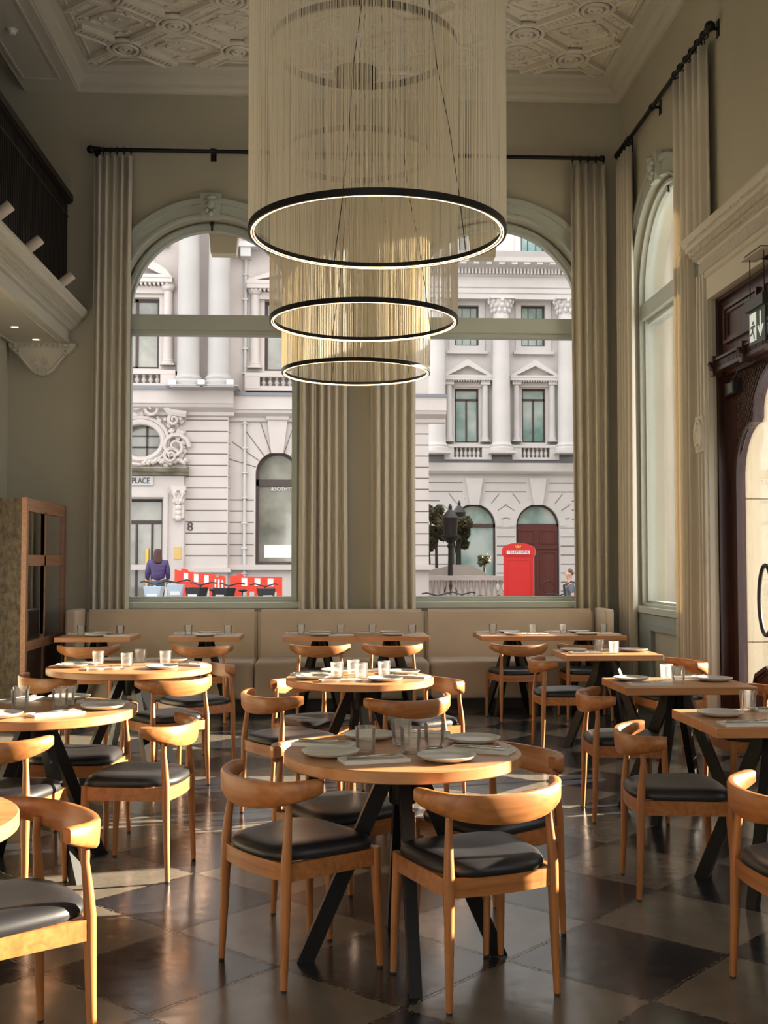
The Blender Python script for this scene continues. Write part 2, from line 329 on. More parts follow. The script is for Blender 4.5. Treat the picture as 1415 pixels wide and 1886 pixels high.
# ceiling relief: strapwork bands between rosettes, cartouches, scrolls
RX = lambda i, j: .233+1.145*i+(.5725 if j % 2 else 0)
RY = lambda j: 11.38-.53*j
def tor(bm, pts, r, n=5, closed=False): return tube(bm, pts, r, n, closed)
rl = NB(); ZT = 6.70
def inside(x, y, m=.2): return XB1+m < x < XR-.06-m and 6.8 < y < YB-.02-m
for j in range(-1, 9):
    for i in range(-4, 4):
        x, y = RX(i, j), RY(j)
        if inside(x, y, .22):
            for r, z, t in ((.175, ZT-.035, .024), (.12, ZT-.05, .02), (.06, ZT-.05, .018)):
                tor(rl, [(x+r*math.cos(a*PI/10), y+r*math.sin(a*PI/10), z) for a in range(20)], t, 6, True)
            lathe(rl, [(.05, 0), (.035, -.03), (.012, -.05)], 10, (x, y, ZT-.02))
            for a in range(12):
                an = a*PI/6; blob(rl, (x+.088*math.cos(an), y+.088*math.sin(an), ZT-.03), .02, (1, 1, .8), 1)
            for sx in (-1, 1):
                tor(rl, [(x+sx*(.20+.03*math.cos(a*PI/5)), y+.035*math.sin(a*PI/5), ZT-.02) for a in range(10)], .014, 5, True)
        for dx in (-.5725, .5725):          # straps towards the next row of rosettes, cut off at the border
            x2, y2 = x+dx, y-.53; A_, B_ = Vector((x, y, ZT)), Vector((x2, y2, ZT)); v = (B_-A_).normalized(); s = Vector((-v.y, v.x, 0)); L_ = (B_-A_).length
            ts = [t/40 for t in range(41) if .17/L_ <= t/40 <= 1-.17/L_ and inside(*(A_.lerp(B_, t/40))[:2], .2)]
            if len(ts) > 3:
                a, b = A_.lerp(B_, ts[0]), A_.lerp(B_, ts[-1])
                rings(rl, [[p+s*o+Vector((0, 0, zz)) for o, zz in ((-.085, .01), (-.085, -.05), (-.055, -.055), (-.05, -.035), (.05, -.035), (.055, -.055), (.085, -.05), (.085, .01))] for p in (a, b)])
                for k in range(int((b-a).length/.05)):
                    p = a+v*(.025+k*.05); bar(rl, p-s*.03+Vector((0, 0, -.035)), p+s*.03+Vector((0, 0, -.035)), .02, .02)
        cx, cy = x, y-.53                    # a field between four straps
        if inside(cx-.1, cy, 0) and inside(cx+.1, cy, 0) and cy < YB:
            pts = [(cx+.22*math.cos(a*PI/12)*(1+.12*math.cos(a*PI/3)), cy+.15*math.sin(a*PI/12)*(1+.12*math.cos(a*PI/3)), ZT-.008) for a in range(24)]
            if all(inside(p[0], p[1], .16) for p in pts): tor(rl, pts, .018, 5, True)
            rnd = random.Random(i*31+j)
            for k in range(26):
                qx, qy = cx+rnd.uniform(-.36, .36), cy+rnd.uniform(-.27, .27)
                r0 = rnd.uniform(.025, .055); a0 = rnd.uniform(0, 6.28); sg = rnd.choice((-1, 1))
                if abs(qx-cx)/.40+abs(qy-cy)/.36 > 1 or not inside(qx, qy, .22): continue
                tor(rl, [(qx+r0*(1-t*.11)*math.cos(a0+sg*t*.8), qy+r0*(1-t*.11)*math.sin(a0+sg*t*.8), ZT-.006) for t in range(7)], [.018-.0015*t for t in range(7)], 5)
                blob(rl, (qx, qy, ZT-.006), .024, (1.3, 1, .6), 1)
for x in [XB1+.24+k*.06 for k in range(92)]: pass
tor(rl, [(XB1+.2, 7, ZT-.01), (XB1+.2, YB-.3, ZT-.01), (XR-.3, YB-.3, ZT-.01), (XR-.3, 7, ZT-.01)], .014, 4)
rel = obj('ceiling_relief', rl, 'ceil', smooth=35); tag(rel, kind='structure')
rel.name = 'trim_5'

# ---- windows: frame, transom, sill, glass, architrave (children of window_n)
def window(n, uc, hw, F, sill=SILL, spr=SPR, arched=True, keystone=True, wide=.17, fd=0):
    r = st(empty('window_%d' % n, F(uc, sill, 0)))
    def part(name, bm, m, **k):
        o = obj(name, bm, m, r, **k); o.matrix_parent_inverse = Matrix.Translation(-Vector(r.location)); return o
    fr = prism(NB(), [arch(uc, hw-.002, sill, spr, 24), arch(uc, hw-.09, sill+.075, spr, 24)], .17+fd, .26+fd, F)
    part('window_frame', fr, 'trim')
    bead = prism(NB(), [arch(uc, hw-.03, sill+.02, spr, 24), arch(uc, hw-.06, sill+.05, spr, 24)], .12+fd, .17+fd, F); part('frame_bead', bead, 'trim')
    bm = NB(); p = [F(uc-hw, spr-.25, .03), F(uc+hw, spr-.09, .20)]
    lo = [min(a, b) for a, b in zip(*p)]; hi = [max(a, b) for a, b in zip(*p)]; box(bm, lo[0], hi[0], lo[1], hi[1], lo[2], hi[2])
    p = [F(uc-hw+.05, spr-.29, .10), F(uc+hw-.05, spr-.25, .22)]; lo = [min(a, b) for a, b in zip(*p)]; hi = [max(a, b) for a, b in zip(*p)]; box(bm, lo[0], hi[0], lo[1], hi[1], lo[2], hi[2])
    part('transom', bm, 'trim')
    p = [F(uc-hw-.04, sill-.04, -.05), F(uc+hw+.04, sill+.02, .25)]; lo = [min(a, b) for a, b in zip(*p)]; hi = [max(a, b) for a, b in zip(*p)]
    bm = box(NB(), lo[0], hi[0], lo[1], hi[1], lo[2], hi[2]); part('sill', bm, 'trim')
    g = prism(NB(), [arch(uc, hw-.085, sill+.07, spr, 24)], .212+fd, .218+fd, F); part('pane', g, 'glass')
    # architrave round the arch and down the sides
    def band(ri, ro, d): return prism(NB(), [arch(uc, ro, sill, spr, 28)[:0]+[(uc-ro, sill), (uc-ri, sill)]+[(uc-ri*math.cos(PI*i/28), spr+ri*math.sin(PI*i/28)) for i in range(29)]+[(uc+ri, sill), (uc+ro, sill)]+[(uc+ro*math.cos(PI*i/28), spr+ro*math.sin(PI*i/28)) for i in range(29)]], 0, -d, F)
    a = band(hw+.002, hw+wide, .035); o = part('architrave', a, 'trim'); 
    a = band(hw+wide-.03, hw+wide+.03, .06); part('outer_moulding', a, 'trim')
    a = band(hw+.004, hw+.03, .05); part('inner_moulding', a, 'trim')
    if keystone:
        k = NB(); zt = spr+hw
        prism(k, [[(uc-.09, zt-.03), (uc+.09, zt-.03), (uc+.115, zt+wide+.07), (uc-.115, zt+wide+.07)]], -.03, -.085, F)
        for (du, dz, rr, so) in ((0, .12, .045, (1, 1.1, 1.35)), (0, .10, .02, (1, 1.8, 1)), (-.045, .15, .028, (1, 1, 1)), (.045, .15, .028, (1, 1, 1)), (0, .19, .04, (1.3, 1, .7)), (-.04, .05, .026, (1, 1, 1)), (.04, .05, .026, (1, 1, 1)), (0, .02, .03, (1, 1, 1))):
            blob(k, F(uc+du, zt+dz, -.10), rr, so)
        part('keystone', k, 'trim', smooth=40)
    bm = NB(); tube(bm, [F(uc, spr+hw-.02, .07), F(uc, spr+hw-.12, .07)], .012); blob(bm, F(uc, spr+hw-.05, .07), .025); part('pivot_catch', bm, 'bronze')
    return r
window(1, WB[0][0], WB[0][1], FB(YB)); window(2, WB[1][0], WB[1][1], FB(YB)); window(3, 10.5, .93, FR(XR), sill=.98, fd=-.10)
window(4, 5.98, .52, FR(XR), spr=2.7, keystone=False); window(5, 4.05, .62, FR(XR), sill=.98, spr=2.7, keystone=False); window(6, 1.0, .9, FR(XR), keystone=False)  # unseen windows, put in to light the front of the room
# panelled dado under the right window
bm = NB()
prism(bm, [rect(9.52, 11.5, .0, .93), rect(9.65, 10.9, .18, .80)], 0, -.03, FR(XR)); prism(bm, [rect(9.62, 10.93, .15, .83), rect(9.67, 10.88, .20, .78)], -.03, -.042, FR(XR))
st(obj('trim_6', bm, mat('blue_grey_dado', (.26, .30, .29), .45)))
st(obj('baseboard_left', B(XL, XL+.03, YF, YB, 0, .22), 'trim'))
# exterior key blocks hanging from the arches outside
for u in (WB[0][0]+.09, WB[1][0]-.08):
    bm = prism(NB(), [[(u-.14, 4.86), (u+.14, 4.86), (u+.17, 5.2), (u-.17, 5.2)]], .43, .62, FB(YB)); st(obj('trim_7', bm, 'stone3'))

# ---- door: painted surround and entablature, mahogany double doors
F = FR(XR)
bm = NB()
prism(bm, [[(DY0-.26, 0), (DY0, 0), (DY0, DZ), (DY1, DZ), (DY1, 0), (DY1+.21, 0), (DY1+.21, DZ+.24), (DY0-.26, DZ+.24)]], 0, -.04, F)
for a, b in ((DY1+.02, DY1+.05), (DY1+.10, DY1+.13), (DY1+.17, DY1+.215)): prism(bm, [rect(a, b, 0, DZ+.24)], -.04, -.065, F)
prism(bm, [rect(DY1+.03, DY1+.215, 2.36, 2.66)], -.04, -.085, F)
for r, t in ((.10, .018), (.06, .02), (.025, .025)):
    tube(bm, [(XR-.09, DY1+.12+r*.8*math.cos(a*PI/10), 2.51+r*1.15*math.sin(a*PI/10)) for a in range(20)], t, 6, True)
d = st(empty('door_1', (XR, 8, 0)))
def dpart(name, bm, m, parent=d, **k):
    o = obj(name, bm, m, parent, **k); o.matrix_parent_inverse = Matrix.Translation(-Vector(d.location)) if parent is d else Matrix.Identity(4); return o
dpart('architrave', bm, 'cream')
EP = [(.04, 3.80), (.06, 3.81), (.055, 3.84), (.055, 3.945), (.07, 3.955), (.075, 3.97), (.09, 3.975), (.095, 4.0), (.115, 4.01), (.125, 4.045), (.13, 4.055), (.15, 4.06), (.15, 4.095), (.16, 4.10), (.17, 4.13), (.185, 4.15), (.185, 4.165), (0, 4.165), (0, 3.80)]
YE = 9.27
bm = sweep(NB(), EP, DY0-.4, YE, F)
n = len(EP); va = [bm.verts.new((XR-o, YE, z)) for o, z in EP]; vb = [bm.verts.new((XR, YE+max(0, o-.055), z)) for o, z in EP]; vc = [bm.verts.new((XR-o, YE+max(0, o-.055), z)) for o, z in EP]
for i in range(n): k = (i+1) % n; bm.faces.new((va[i], va[k], vc[k], vc[i])); bm.faces.new((vc[i], vc[k], vb[k], vb[i]))
for i in range(int((YE-DY0+.3)/.038)):
    y = YE+.03-i*.038; box(bm, XR-.135, XR-.10, y-.012, y+.012, 4.008, 4.05)
    box(bm, XR-.102, XR-.085, y-.007, y+.007, 3.975, 3.998)
for i in range(int((YE-DY0+.3)/.02)):
    y = YE-.005-i*.02; box(bm, XR-.066, XR-.05, y-.006, y+.006, 3.855, 3.94)
    if i % 2: box(bm, XR-.17, XR-.155, y-.008, y+.008, 4.10, 4.118)
dpart('entablature', bm, 'cream')
# mahogany jamb lining and transom panel
bm = NB(); box(bm, XR+.03, XR+.19, DY1-.022, DY1, 0, DZ); box(bm, XR+.03, XR+.05, DY1-.035, DY1, 0, DZ); box(bm, XR+.03, XR+.19, DY0, DY0+.02, 0, DZ); box(bm, XR+.03, XR+.19, DY0, DY1, DZ-.03, DZ)
dpart('jamb', bm, 'mahog')
bm = prism(NB(), [rect(DY0+.02, DY1-.02, 2.97, DZ-.02)], .07, .13, F)
for a, b in ((8.28, 9.0), (7.5, 8.15), (6.8, 7.35)):
    for q, dd in ((0, -.03), (.03, -.015)): prism(bm, [rect(a+q, b-q, 3.22+q, 3.52-q), rect(a+q+.025, b-q-.025, 3.245+q, 3.495-q)], .07, .07+dd, F)
dpart('transom_panel', bm, 'mahog')
bm = NB(); box(bm, XR-.01, XR+.12, DY0, DY1-.03, 3.0, 3.03); box(bm, XR+.01, XR+.12, DY0, DY1-.03, 3.03, 3.09); box(bm, XR-.02, XR+.12, DY0, DY1-.03, 3.09, 3.11)
for i in range(88): y = DY1-.05-i*.028; box(bm, XR-.002, XR+.01, y-.008, y+.008, 3.035, 3.085)
for y in (9.07, 8.42, 7.9, 7.3):
    box(bm, XR-.035, XR+.05, y-.03, y+.03, 2.97, 3.13)
    for q in (-.02, 0, .02): blob(bm, (XR-.04, y+q, 3.05+q), .022)
dpart('carved_rail', bm, 'mahog')
# wide trefoil headed frame with two glazed leaves
LX = XR+.14; c, g = 7.90, 1.05; LF = FR(LX); N_ = 12
def tref(k=0):
    G = g+k; cz = .38-k*.6
    P = [(c-.05, .40-k), (c+.05, .40-k)]
    h = [(c+.10, .40), (c+.25, .55), (c+.50, .66), (c+.72, .58), (c+.82, .42), (c+1.05, .40)]
    P = [(u, v-k) for u, v in h[:-1]]+[(c+G, .40-k)]
    P += [(c+G-(.38)*(1-math.cos(t/N_*R90)), 2.12+(.41+k*.3)*math.sin(t/N_*R90)) for t in range(N_+1)]
    P += [(c+.64+k, 2.56+k*.3)]+[(c+(.64+k)*math.cos(t/N_*R90), 2.60+(.36+k)*math.sin(t/N_*R90)) for t in range(1, N_+1)]
    return P[:-1]+[P[-1]]+[(2*c-u, v) for u, v in P[::-1][1:]]
l1 = dpart('door_leaf', prism(NB(), [rect(DY0+.02, DY1-.022, .01, 3.0), tref()], 0, .05, LF), 'mahog')
bm = prism(NB(), [tref(.035), tref()], 0, -.025, LF); prism(bm, [tref(.055), tref(.04)], 0, -.012, LF); obj('glazing_bead', bm, 'mahog', l1)
bm = NB()
for s in (-1, 1):
    for i in range(-14, 26):
        for sg in (-1, 1):
            pts = []
            for t in range(40):
                u = t*.02; yy = u; zz = 2.1+i*.06+sg*u*1.1
                ins = yy < .0
                r = 1.09-yy; lim = 2.18 if yy < .03 else 0
                if not 2.15 < zz < 2.98: continue
                if zz < 2.56: ok = r > 1.05-.38*(1-math.cos(min(1, max(0, (zz-2.12)/.42))*R90))+.06
                else: ok = r > .70*math.sqrt(max(0, 1-((zz-2.60)/.42)**2))+.04 if zz < 3.0 else True
                if ok and r > .05: pts.append((LX-.002, c+s*r, zz))
            if len(pts) > 1: tube(bm, pts, .006, 4)
obj('carved_trellis', bm, 'mahog', l1, smooth=1)
obj('pane', prism(NB(), [tref()], .02, .026, LF), 'glass', l1)
bm = B(LX-.01, LX+.05, 7.885, 7.915, .4, 2.94); obj('meeting_stile', bm, 'bronze', l1)
for y in (8.23, 7.57):
    bm = tube(NB(), [(XR+.06, y+.13*math.cos(a*PI/16), 1.16+.26*math.sin(a*PI/16)) for a in range(32)], .016, 8, True)
    for k in range(60): a = k*2*PI/60; blob(bm, (XR+.06, y+.13*math.cos(a), 1.16+.26*math.sin(a)), .0185, (1, 1, .7), 1)
    tube(bm, [(XR+.06, y, 1.42), (XR+.15, y, 1.42)], .012); tube(bm, [(XR+.06, y, .90), (XR+.15, y, .90)], .012); obj('handle', bm, 'bronze', l1, smooth=1)
bm = B(XR+.07, XR+.14, 8.86, 9.06, 2.80, 2.90); tube(bm, [(XR+.10, 8.95, 2.91), (XR+.03, 8.65, 2.95), (XR+.08, 8.45, 2.97)], .008); obj('door_closer', bm, 'rubber', l1)
obj('closer_cover', B(XR+.064, XR+.07, 8.88, 8.99, 2.81, 2.89), mat('grey_metal', (.12, .12, .11), .4), l1)
# ================================================================== GALLERY BALCONY (left)
bal = thing('balcony', 'cream plaster gallery balcony with moulded cornice along the left wall', 'balcony', (XL, 10, 3.74))
def bp(name, bm, m, **k):
    o = obj(name, bm, m, bal, **k); o.matrix_parent_inverse = Matrix.Translation(-Vector(bal.location)); return o
BP = [(-.63, 3.74), (0, 3.74), (0, 3.78), (-.012, 3.785), (-.012, 3.87), (.02, 3.88), (.03, 3.90), (.05, 3.91), (.06, 3.955), (.10, 3.965), (.105, 3.99), (.15, 4.0), (.16, 4.03), (.19, 4.06), (.19, 4.085), (-.63, 4.085)]
FBAL = lambda u, v, d: (-2.71-d, u, v)
bm = rings(NB(), [[(-2.71+o, y, z) for o, z in BP] for y in (2.0, YB-.002)])
for i in range(100):
    y = YB-.03-i*.055; box(bm, -2.655, -2.635, y-.018, y+.018, 3.915, 3.96); blob(bm, (-2.64, y, 3.94), .014, (1, 1, 1.5), 1)
for i in range(150):
    y = YB-.01-i*.03; box(bm, -2.60, -2.59, y-.008, y+.008, 3.97, 3.985)
bp('cornice', bm, 'cream')
bm = B(-2.80, -2.785, 4, YB-.1, 3.728, 3.742); box(bm, -3.30, -3.285, 4, YB-.1, 3.728, 3.742); box(bm, -3.30, -2.785, YB-.115, YB-.1, 3.728, 3.742); bp('soffit_moulding', bm, 'cream')
for i, (x, y) in enumerate([(-3.05, 11.1), (-3.0, 11.72), (-3.05, 10.4)]):
    dl = thing('downlight', ['lit round downlight under the balcony, left of the two at the corbel', 'lit round downlight under the balcony nearest the back wall', 'lit round downlight under the balcony furthest from the back wall'][i], 'ceiling light', (x, y, 3.742), group='balcony downlights')
    ring3(bm := NB(), (0, 0, 0), .05, .012, -.008, .002, 24); obj('trim_ring', bm, 'cream', dl)
    obj('lens', lathe(NB(), [(.038, -.004), (.038, .001)], 20), 'spotlamp', dl)
cb = thing('corbel', 'scrolled cream plaster corbel under the balcony on the back wall', 'corbel', (-3.0, YB, 3.4))
def rel_(o, r): o.matrix_parent_inverse = Matrix.Translation(-Vector(r.location)); return o
out = [(-3.33, 3.735), (-3.33, 3.70), (-3.30, 3.665), (-3.27, 3.64), (-3.22, 3.62), (-3.17, 3.54), (-3.10, 3.45), (-3.04, 3.41), (-2.98, 3.395), (-2.92, 3.41), (-2.86, 3.45), (-2.80, 3.54), (-2.74, 3.62), (-2.70, 3.64), (-2.67, 3.665), (-2.64, 3.70), (-2.64, 3.735)]
rel_(obj('bracket', prism(NB(), [out], 0, -.10, FB(YB)), 'cream', cb), cb)
bm = NB()
for s in (-1, 1):
    tube(bm, [(-2.985+s*(.25+.035*(1-t*.06)*math.cos(t*.7)), YB-.11, 3.645+.035*(1-t*.06)*math.sin(t*.7)) for t in range(12)], .012, 6)
    tube(bm, [(-2.985+s*x, YB-.10, z) for x, z in ((.23, 3.61), (.17, 3.53), (.10, 3.45), (.05, 3.42))], .016, 6)
    tube(bm, [(-2.985+s*(.04+.03*math.cos(t*.7)), YB-.11, 3.44+.03*math.sin(t*.7)) for t in range(9)], .010, 6)
for a in range(7):
    an = PI*(a+.5)/7; tube(bm, [(-2.985, YB-.10, 3.50), (-2.985+.075*math.cos(an), YB-.12, 3.50+.09*math.sin(an))], [.008, .018], 6)
for i in range(12): box(bm, -3.32+i*.057, -3.285+i*.057, YB-.115, YB-.09, 3.69, 3.73)
rel_(obj('scrollwork', bm, 'cream', cb, smooth=40), cb)
# railing
rl = thing('railing', 'dark wrought iron gallery railing with a timber handrail on the balcony', 'railing', (-2.76, 10, 4.085))
bm = NB(); box(bm, -2.80, -2.70, 4, YB-.01, 5.26, 5.33); box(bm, -2.78, -2.72, 4, YB-.01, 5.24, 5.26); rel_(obj('handrail', bm, mat('dark_timber', (.014, .007, .005), .5), rl), rl)
bm = NB(); box(bm, -2.775, -2.745, 4, YB-.01, 4.12, 4.15); box(bm, -2.77, -2.75, 4, YB-.01, 4.30, 4.32); box(bm, -2.77, -2.75, 4, YB-.01, 5.1, 5.12)
for i in range(98):
    y = YB-.04-i*.055; box(bm, -2.767, -2.753, y-.007, y+.007, 4.09, 5.25)
    for z0 in (4.225,):
        tube(bm, [(-2.76, y+.0275+.022*math.cos(a*PI/4), z0+.06*math.sin(a*PI/4)) for a in range(8)], .005, 4, True)
rel_(obj('balusters', bm, 'iron', rl), rl)
bm = B(-2.86, -2.84, 4, YB-.01, 4.085, 5.2); rel_(obj('backing_panel', bm, 'dark', rl), rl)
# spotlights on the cornice
sd = Vector((.62, .10, .55)).normalized()
for i, (y, lab) in enumerate(((8.87, 'white cylinder spotlight on the balcony cornice at the picture edge'), (9.80, 'white cylinder spotlight in the middle of the balcony cornice'), (11.02, 'white cylinder spotlight on the balcony cornice nearest the back wall'))):
    sp = thing('spotlight', lab, 'spotlight', (-2.60, y, 4.09), group='balcony spotlights')
    obj('stem', tube(NB(), [(0, 0, -.005), (0, 0, .05)], .01), 'iron', sp)
    obj('barrel', tube(NB(), [Vector((0, 0, .05))-sd*.0, Vector((0, 0, .05))+sd*.155], .045, 20), 'white', sp, smooth=40)
sm = thing('smoke_detector', 'white round smoke detector on the ceiling border', 'smoke detector', (-2.97, 10.58, 6.45))
obj('base', lathe(NB(), [(.05, 0), (.05, -.012)], 24), 'paper', sm, smooth=40); obj('sensor', lathe(NB(), [(.036, -.012), (.036, -.03), (.03, -.042), (.018, -.046)], 24), 'paper', sm, smooth=40)

# ================================================================== CURTAINS
def curtain(label, a, b, const, axis, n, amp=.056, z0=.02, z1=5.73, seed=0, low=0):
    rnd = random.Random(seed); r = thing('curtain', label, 'curtain', ((a+b)/2, const, 0) if axis == 'x' else (const, (a+b)/2, 0), group='floor length window curtains')
    bm = NB(); per = 14; N_ = n*per; ph = [rnd.uniform(-.25, .25) for _ in range(n+1)]; am = [rnd.uniform(.7, 1.2) for _ in range(n+1)]
    zs = sorted([z0+(z1-z0)*k/12 for k in range(13)]+[4.07, 4.18]); V = []
    for s in (0, .006):
        W = []
        for z in zs:
            row = []
            k = (z-z0)/(z1-z0)
            for i in range(N_+1):
                t = i/N_; q = min(int(t*n), n-1); A = amp*(am[q]*(1-(t*n-q))+am[q+1]*(t*n-q))*(.62+.38*(1-k))
                u = t+ .35/n*math.sin(2*PI*t*n+ph[q])*.35
                sn = math.sin(2*PI*(t*n)+.5*(1-k)*math.sin(t*9+seed)+ph[q]*2); dd = A*math.copysign(abs(sn)**.65, sn)+.006*math.sin(31*t+seed); u2 = (a+b)/2+(u-.5)*(b-a)*(1+.03*math.sin(k*5+seed))
                if low and z < 4.18: u2 += low*(1-t)*min(1, (4.18-z)/.11)
                p = (u2, const+dd+s, z) if axis == 'x' else (const+dd+s, u2, z)
                row.append(bm.verts.new(p))
            W.append(row)
        V.append(W)
    for W in V:
        for k in range(14):
            for i in range(N_): bm.faces.new((W[k][i], W[k][i+1], W[k+1][i+1], W[k+1][i]))
    for k in range(14):
        for i in (0, N_): bm.faces.new((V[0][k][i], V[0][k+1][i], V[1][k+1][i], V[1][k][i]))
    for k in (0, 14):
        for i in range(N_): bm.faces.new((V[0][k][i], V[0][k][i+1], V[1][k][i+1], V[1][k][i]))
    o = obj('drape', bm, 'curtain', r, smooth=1); rel_(o, r)
    for i in range(n+1):
        t = (i+.25)/(n+.5); u = a+(b-a)*t
        c = (u, const, 5.80) if axis == 'x' else (const, u, 5.80)
        pts = [(c[0], c[1]+.034*math.cos(q*PI/6), c[2]-.008+.034*math.sin(q*PI/6)) if axis == 'x' else (c[0]+.034*math.cos(q*PI/6), c[1], c[2]-.008+.034*math.sin(q*PI/6)) for q in range(12)]
        bm = tube(NB(), pts, .006, 5, True); tube(bm, [(c[0], c[1], c[2]-.04), (c[0], c[1], z1-.01)], .004, 4)
        rel_(obj('curtain_ring', bm, 'black', r), r)
    return r
CY = 11.885; CX = 3.105
curtain('taupe pleated curtain at the left side of the left window', -2.46, -2.06, CY, 'x', 5, seed=1)
curtain('taupe pleated curtain at the right side of the left window', -.30, .22, CY, 'x', 6, seed=2)
curtain('taupe pleated curtain at the left side of the right back window', .46, .94, CY, 'x', 5, seed=3)
curtain('taupe pleated curtain at the right side of the right back window', 2.62, 3.0, CY, 'x', 4, seed=4)
curtain('taupe pleated curtain between the corner and the side window', 11.28, 11.80, CX, 'y', 5, amp=.05, seed=5)
curtain('wide taupe curtain between the side window and the doorway', 8.96, 9.80, CX, 'y', 5, amp=.045, seed=6, low=.40)
def rod(label, a, b, const, axis, br):
    P = (lambda u, o=0, z=5.80: (u, const+o, z)) if axis == 'x' else (lambda u, o=0, z=5.80: (const+o, u, z))
    r = thing('curtain_rod', label, 'curtain rod', P(a)); rel_(obj('pole', tube(NB(), [P(a), P(b)], .022, 12), 'black', r, smooth=40), r)
    wl_ = (YB if axis == 'x' else XR)-const-.001
    for u in br:
        bm = tube(NB(), [P(u), P(u, wl_)], .014, 8); p = P(u, wl_-.009); q = P(u, wl_)
        box(bm, min(p[0], q[0])-(.03 if axis == 'x' else 0), max(p[0], q[0])+(.03 if axis == 'x' else 0), min(p[1], q[1])-(.03 if axis == 'y' else 0), max(p[1], q[1])+(.03 if axis == 'y' else 0), 5.73, 5.87)
        ring = tube(bm, [P(u-.02), P(u+.02)], .032, 10); rel_(obj('bracket', bm, 'black', r), r)
    bm = blob(NB(), P(a), .045, (1, 1, 1)); rel_(obj('finial', bm, 'black', r, smooth=1), r)
    bm = blob(NB(), P(b), .035, (1, 1, 1)); rel_(obj('finial', bm, 'black', r, smooth=1), r)
rod('long black curtain rod across the back wall', -2.50, 2.96, CY, 'x', (-2.45, -1.22, .35, 1.9))
rod('black curtain rod running along the right wall', 8.86, 11.80, CX, 'y', (8.90, 10.50, 11.5))

# ================================================================== BENCH
bn = thing('banquette', 'long taupe upholstered banquette bench under the back windows', 'bench', (0, 11.5, 0))
def cushion(x0, x1, y0, y1, z0, z1, r, name, m='bench', top=True, n=6, crown=.02):
    bm = B(x0, x1, y0, y1, z0, z1); bmesh.ops.bevel(bm, geom=bm.edges[:], offset=r, segments=4, profile=.6, affect='EDGES'); return rel_(obj(name, bm, m, bn, smooth=50), bn)
sx = [-2.46, -.71, 1.02, 2.80]
for i in range(3):
    cushion(sx[i]+.004, sx[i+1]-.004, 11.11, 11.71, .10, .47, .055, 'seat_cushion'); 
    bm = B(sx[i]+.004, sx[i+1]-.004, 11.68, 11.76, .40, .96); bmesh.ops.bevel(bm, geom=bm.edges[:], offset=.03, segments=3, affect='EDGES')
    for v in bm.verts: v.co.y += (v.co.z-.4)*.06-(.0)
    rel_(obj('backrest', bm, 'bench', bn, smooth=50), bn)
cushion(-2.575, -2.47, 11.30, 11.79, .10, .97, .03, 'side_wing'); cushion(2.81, 2.90, 11.30, 11.79, .10, .97, .03, 'side_wing')
rel_(obj('plinth', B(-2.46, 2.80, 11.22, 11.7, 0, .11), 'dark', bn), bn)

# ================================================================== GLAZED SCREEN (left)
sc = thing('room_screen', 'tall timber screen with distressed veneer panel and smoked glass side', 'screen', (-2.76, 11.2, 0))
bm = prism(NB(), [rect(-3.34, -2.775, 0, 2.03), rect(-3.30, -2.90, .06, 1.04), rect(-3.30, -2.90, 1.16, 1.93)], 0, .05, FB(10.45)); rel_(obj('panel_frame', bm, 'veneer', sc), sc)
bm = prism(NB(), [rect(-3.31, -2.89, .05, 1.05)], .018, .04, FB(10.45)); prism(bm, [rect(-3.31, -2.89, 1.15, 1.94)], .018, .04, FB(10.45)); rel_(obj('veneer_panel', bm, 'veneer', sc), sc)
M['rose'] = wood('rosy_oak', (.30, .14, .075), (.42, .22, .125), .4, axis=1)
Fs = FR(-2.745); bm = NB()
def sb(u0, u1, z0, z1, t=.045): box(bm, -2.775, -2.775+t, u0, u1, z0, z1)
sb(10.43, 10.50, 0, 2.035); sb(11.90, 11.98, 0, 2.03); sb(11.10, 11.15, .75, 1.93)
rel_(obj('upright', bm, 'rose', sc), sc)
for z0, z1 in ((1.91, 2.03), (1.41, 1.51), (.63, .715)):
    bm = B(-2.775, -2.73, 10.50, 11.90, z0, z1); rel_(obj('rail', bm, 'rose', sc), sc)
bm = B(-2.775, -2.735, 11.10, 11.14, .1, 1.93); rel_(obj('mullion', bm, 'rose', sc), sc)
for z0, z1 in ((1.51, 1.91), (.715, 1.41)):
    rel_(obj('smoked_pane', B(-2.762, -2.752, 10.50, 11.90, z0, z1), 'glassd', sc), sc)
rel_(obj('lower_panel', B(-2.77, -2.75, 10.50, 11.90, .02, .63), 'mahog', sc), sc)
rel_(obj('lining_panel', B(-2.80, -2.785, 10.52, 11.97, .02, 2.0), 'dark', sc), sc)

# ================================================================== EXIT SIGN
ex = thing('exit_sign', 'hanging emergency exit sign with running figure and down arrow over the door', 'sign', (3.02, 7.75, 3.15))
def er(o): return rel_(o, ex)
er(obj('housing', B(3.0, 3.06, 7.58, 7.92, 3.23, 3.31), mat('sign_housing', (.03, .035, .03), .4), ex))
er(obj('panel', B(3.025, 3.035, 7.60, 7.90, 2.99, 3.23), 'green', ex))
for y in (7.62, 7.88): er(obj('suspension', tube(NB(), [(3.03, y, 3.31), (3.03, y, 3.62)], .004, 5), 'iron', ex))
er(obj('canopy_plate', B(2.99, 3.10, 7.56, 7.94, 3.61, 3.62), 'cream', ex)); er(obj('hanger_bar', B(3.0, 3.19, 7.60, 7.90, 3.62, 3.64), 'iron', ex))
FS = FR(3.0245)
def yz(u, v): return (7.89-u, 3.0+v)   # u grows towards the camera-right
bm = prism(NB(), [[yz(*p) for p in ((.01, .01), (.13, .01), (.13, .21), (.01, .21))]], 0, -.002, FS); er(obj('pictogram_ground', bm, 'sign', ex))
bm = NB()
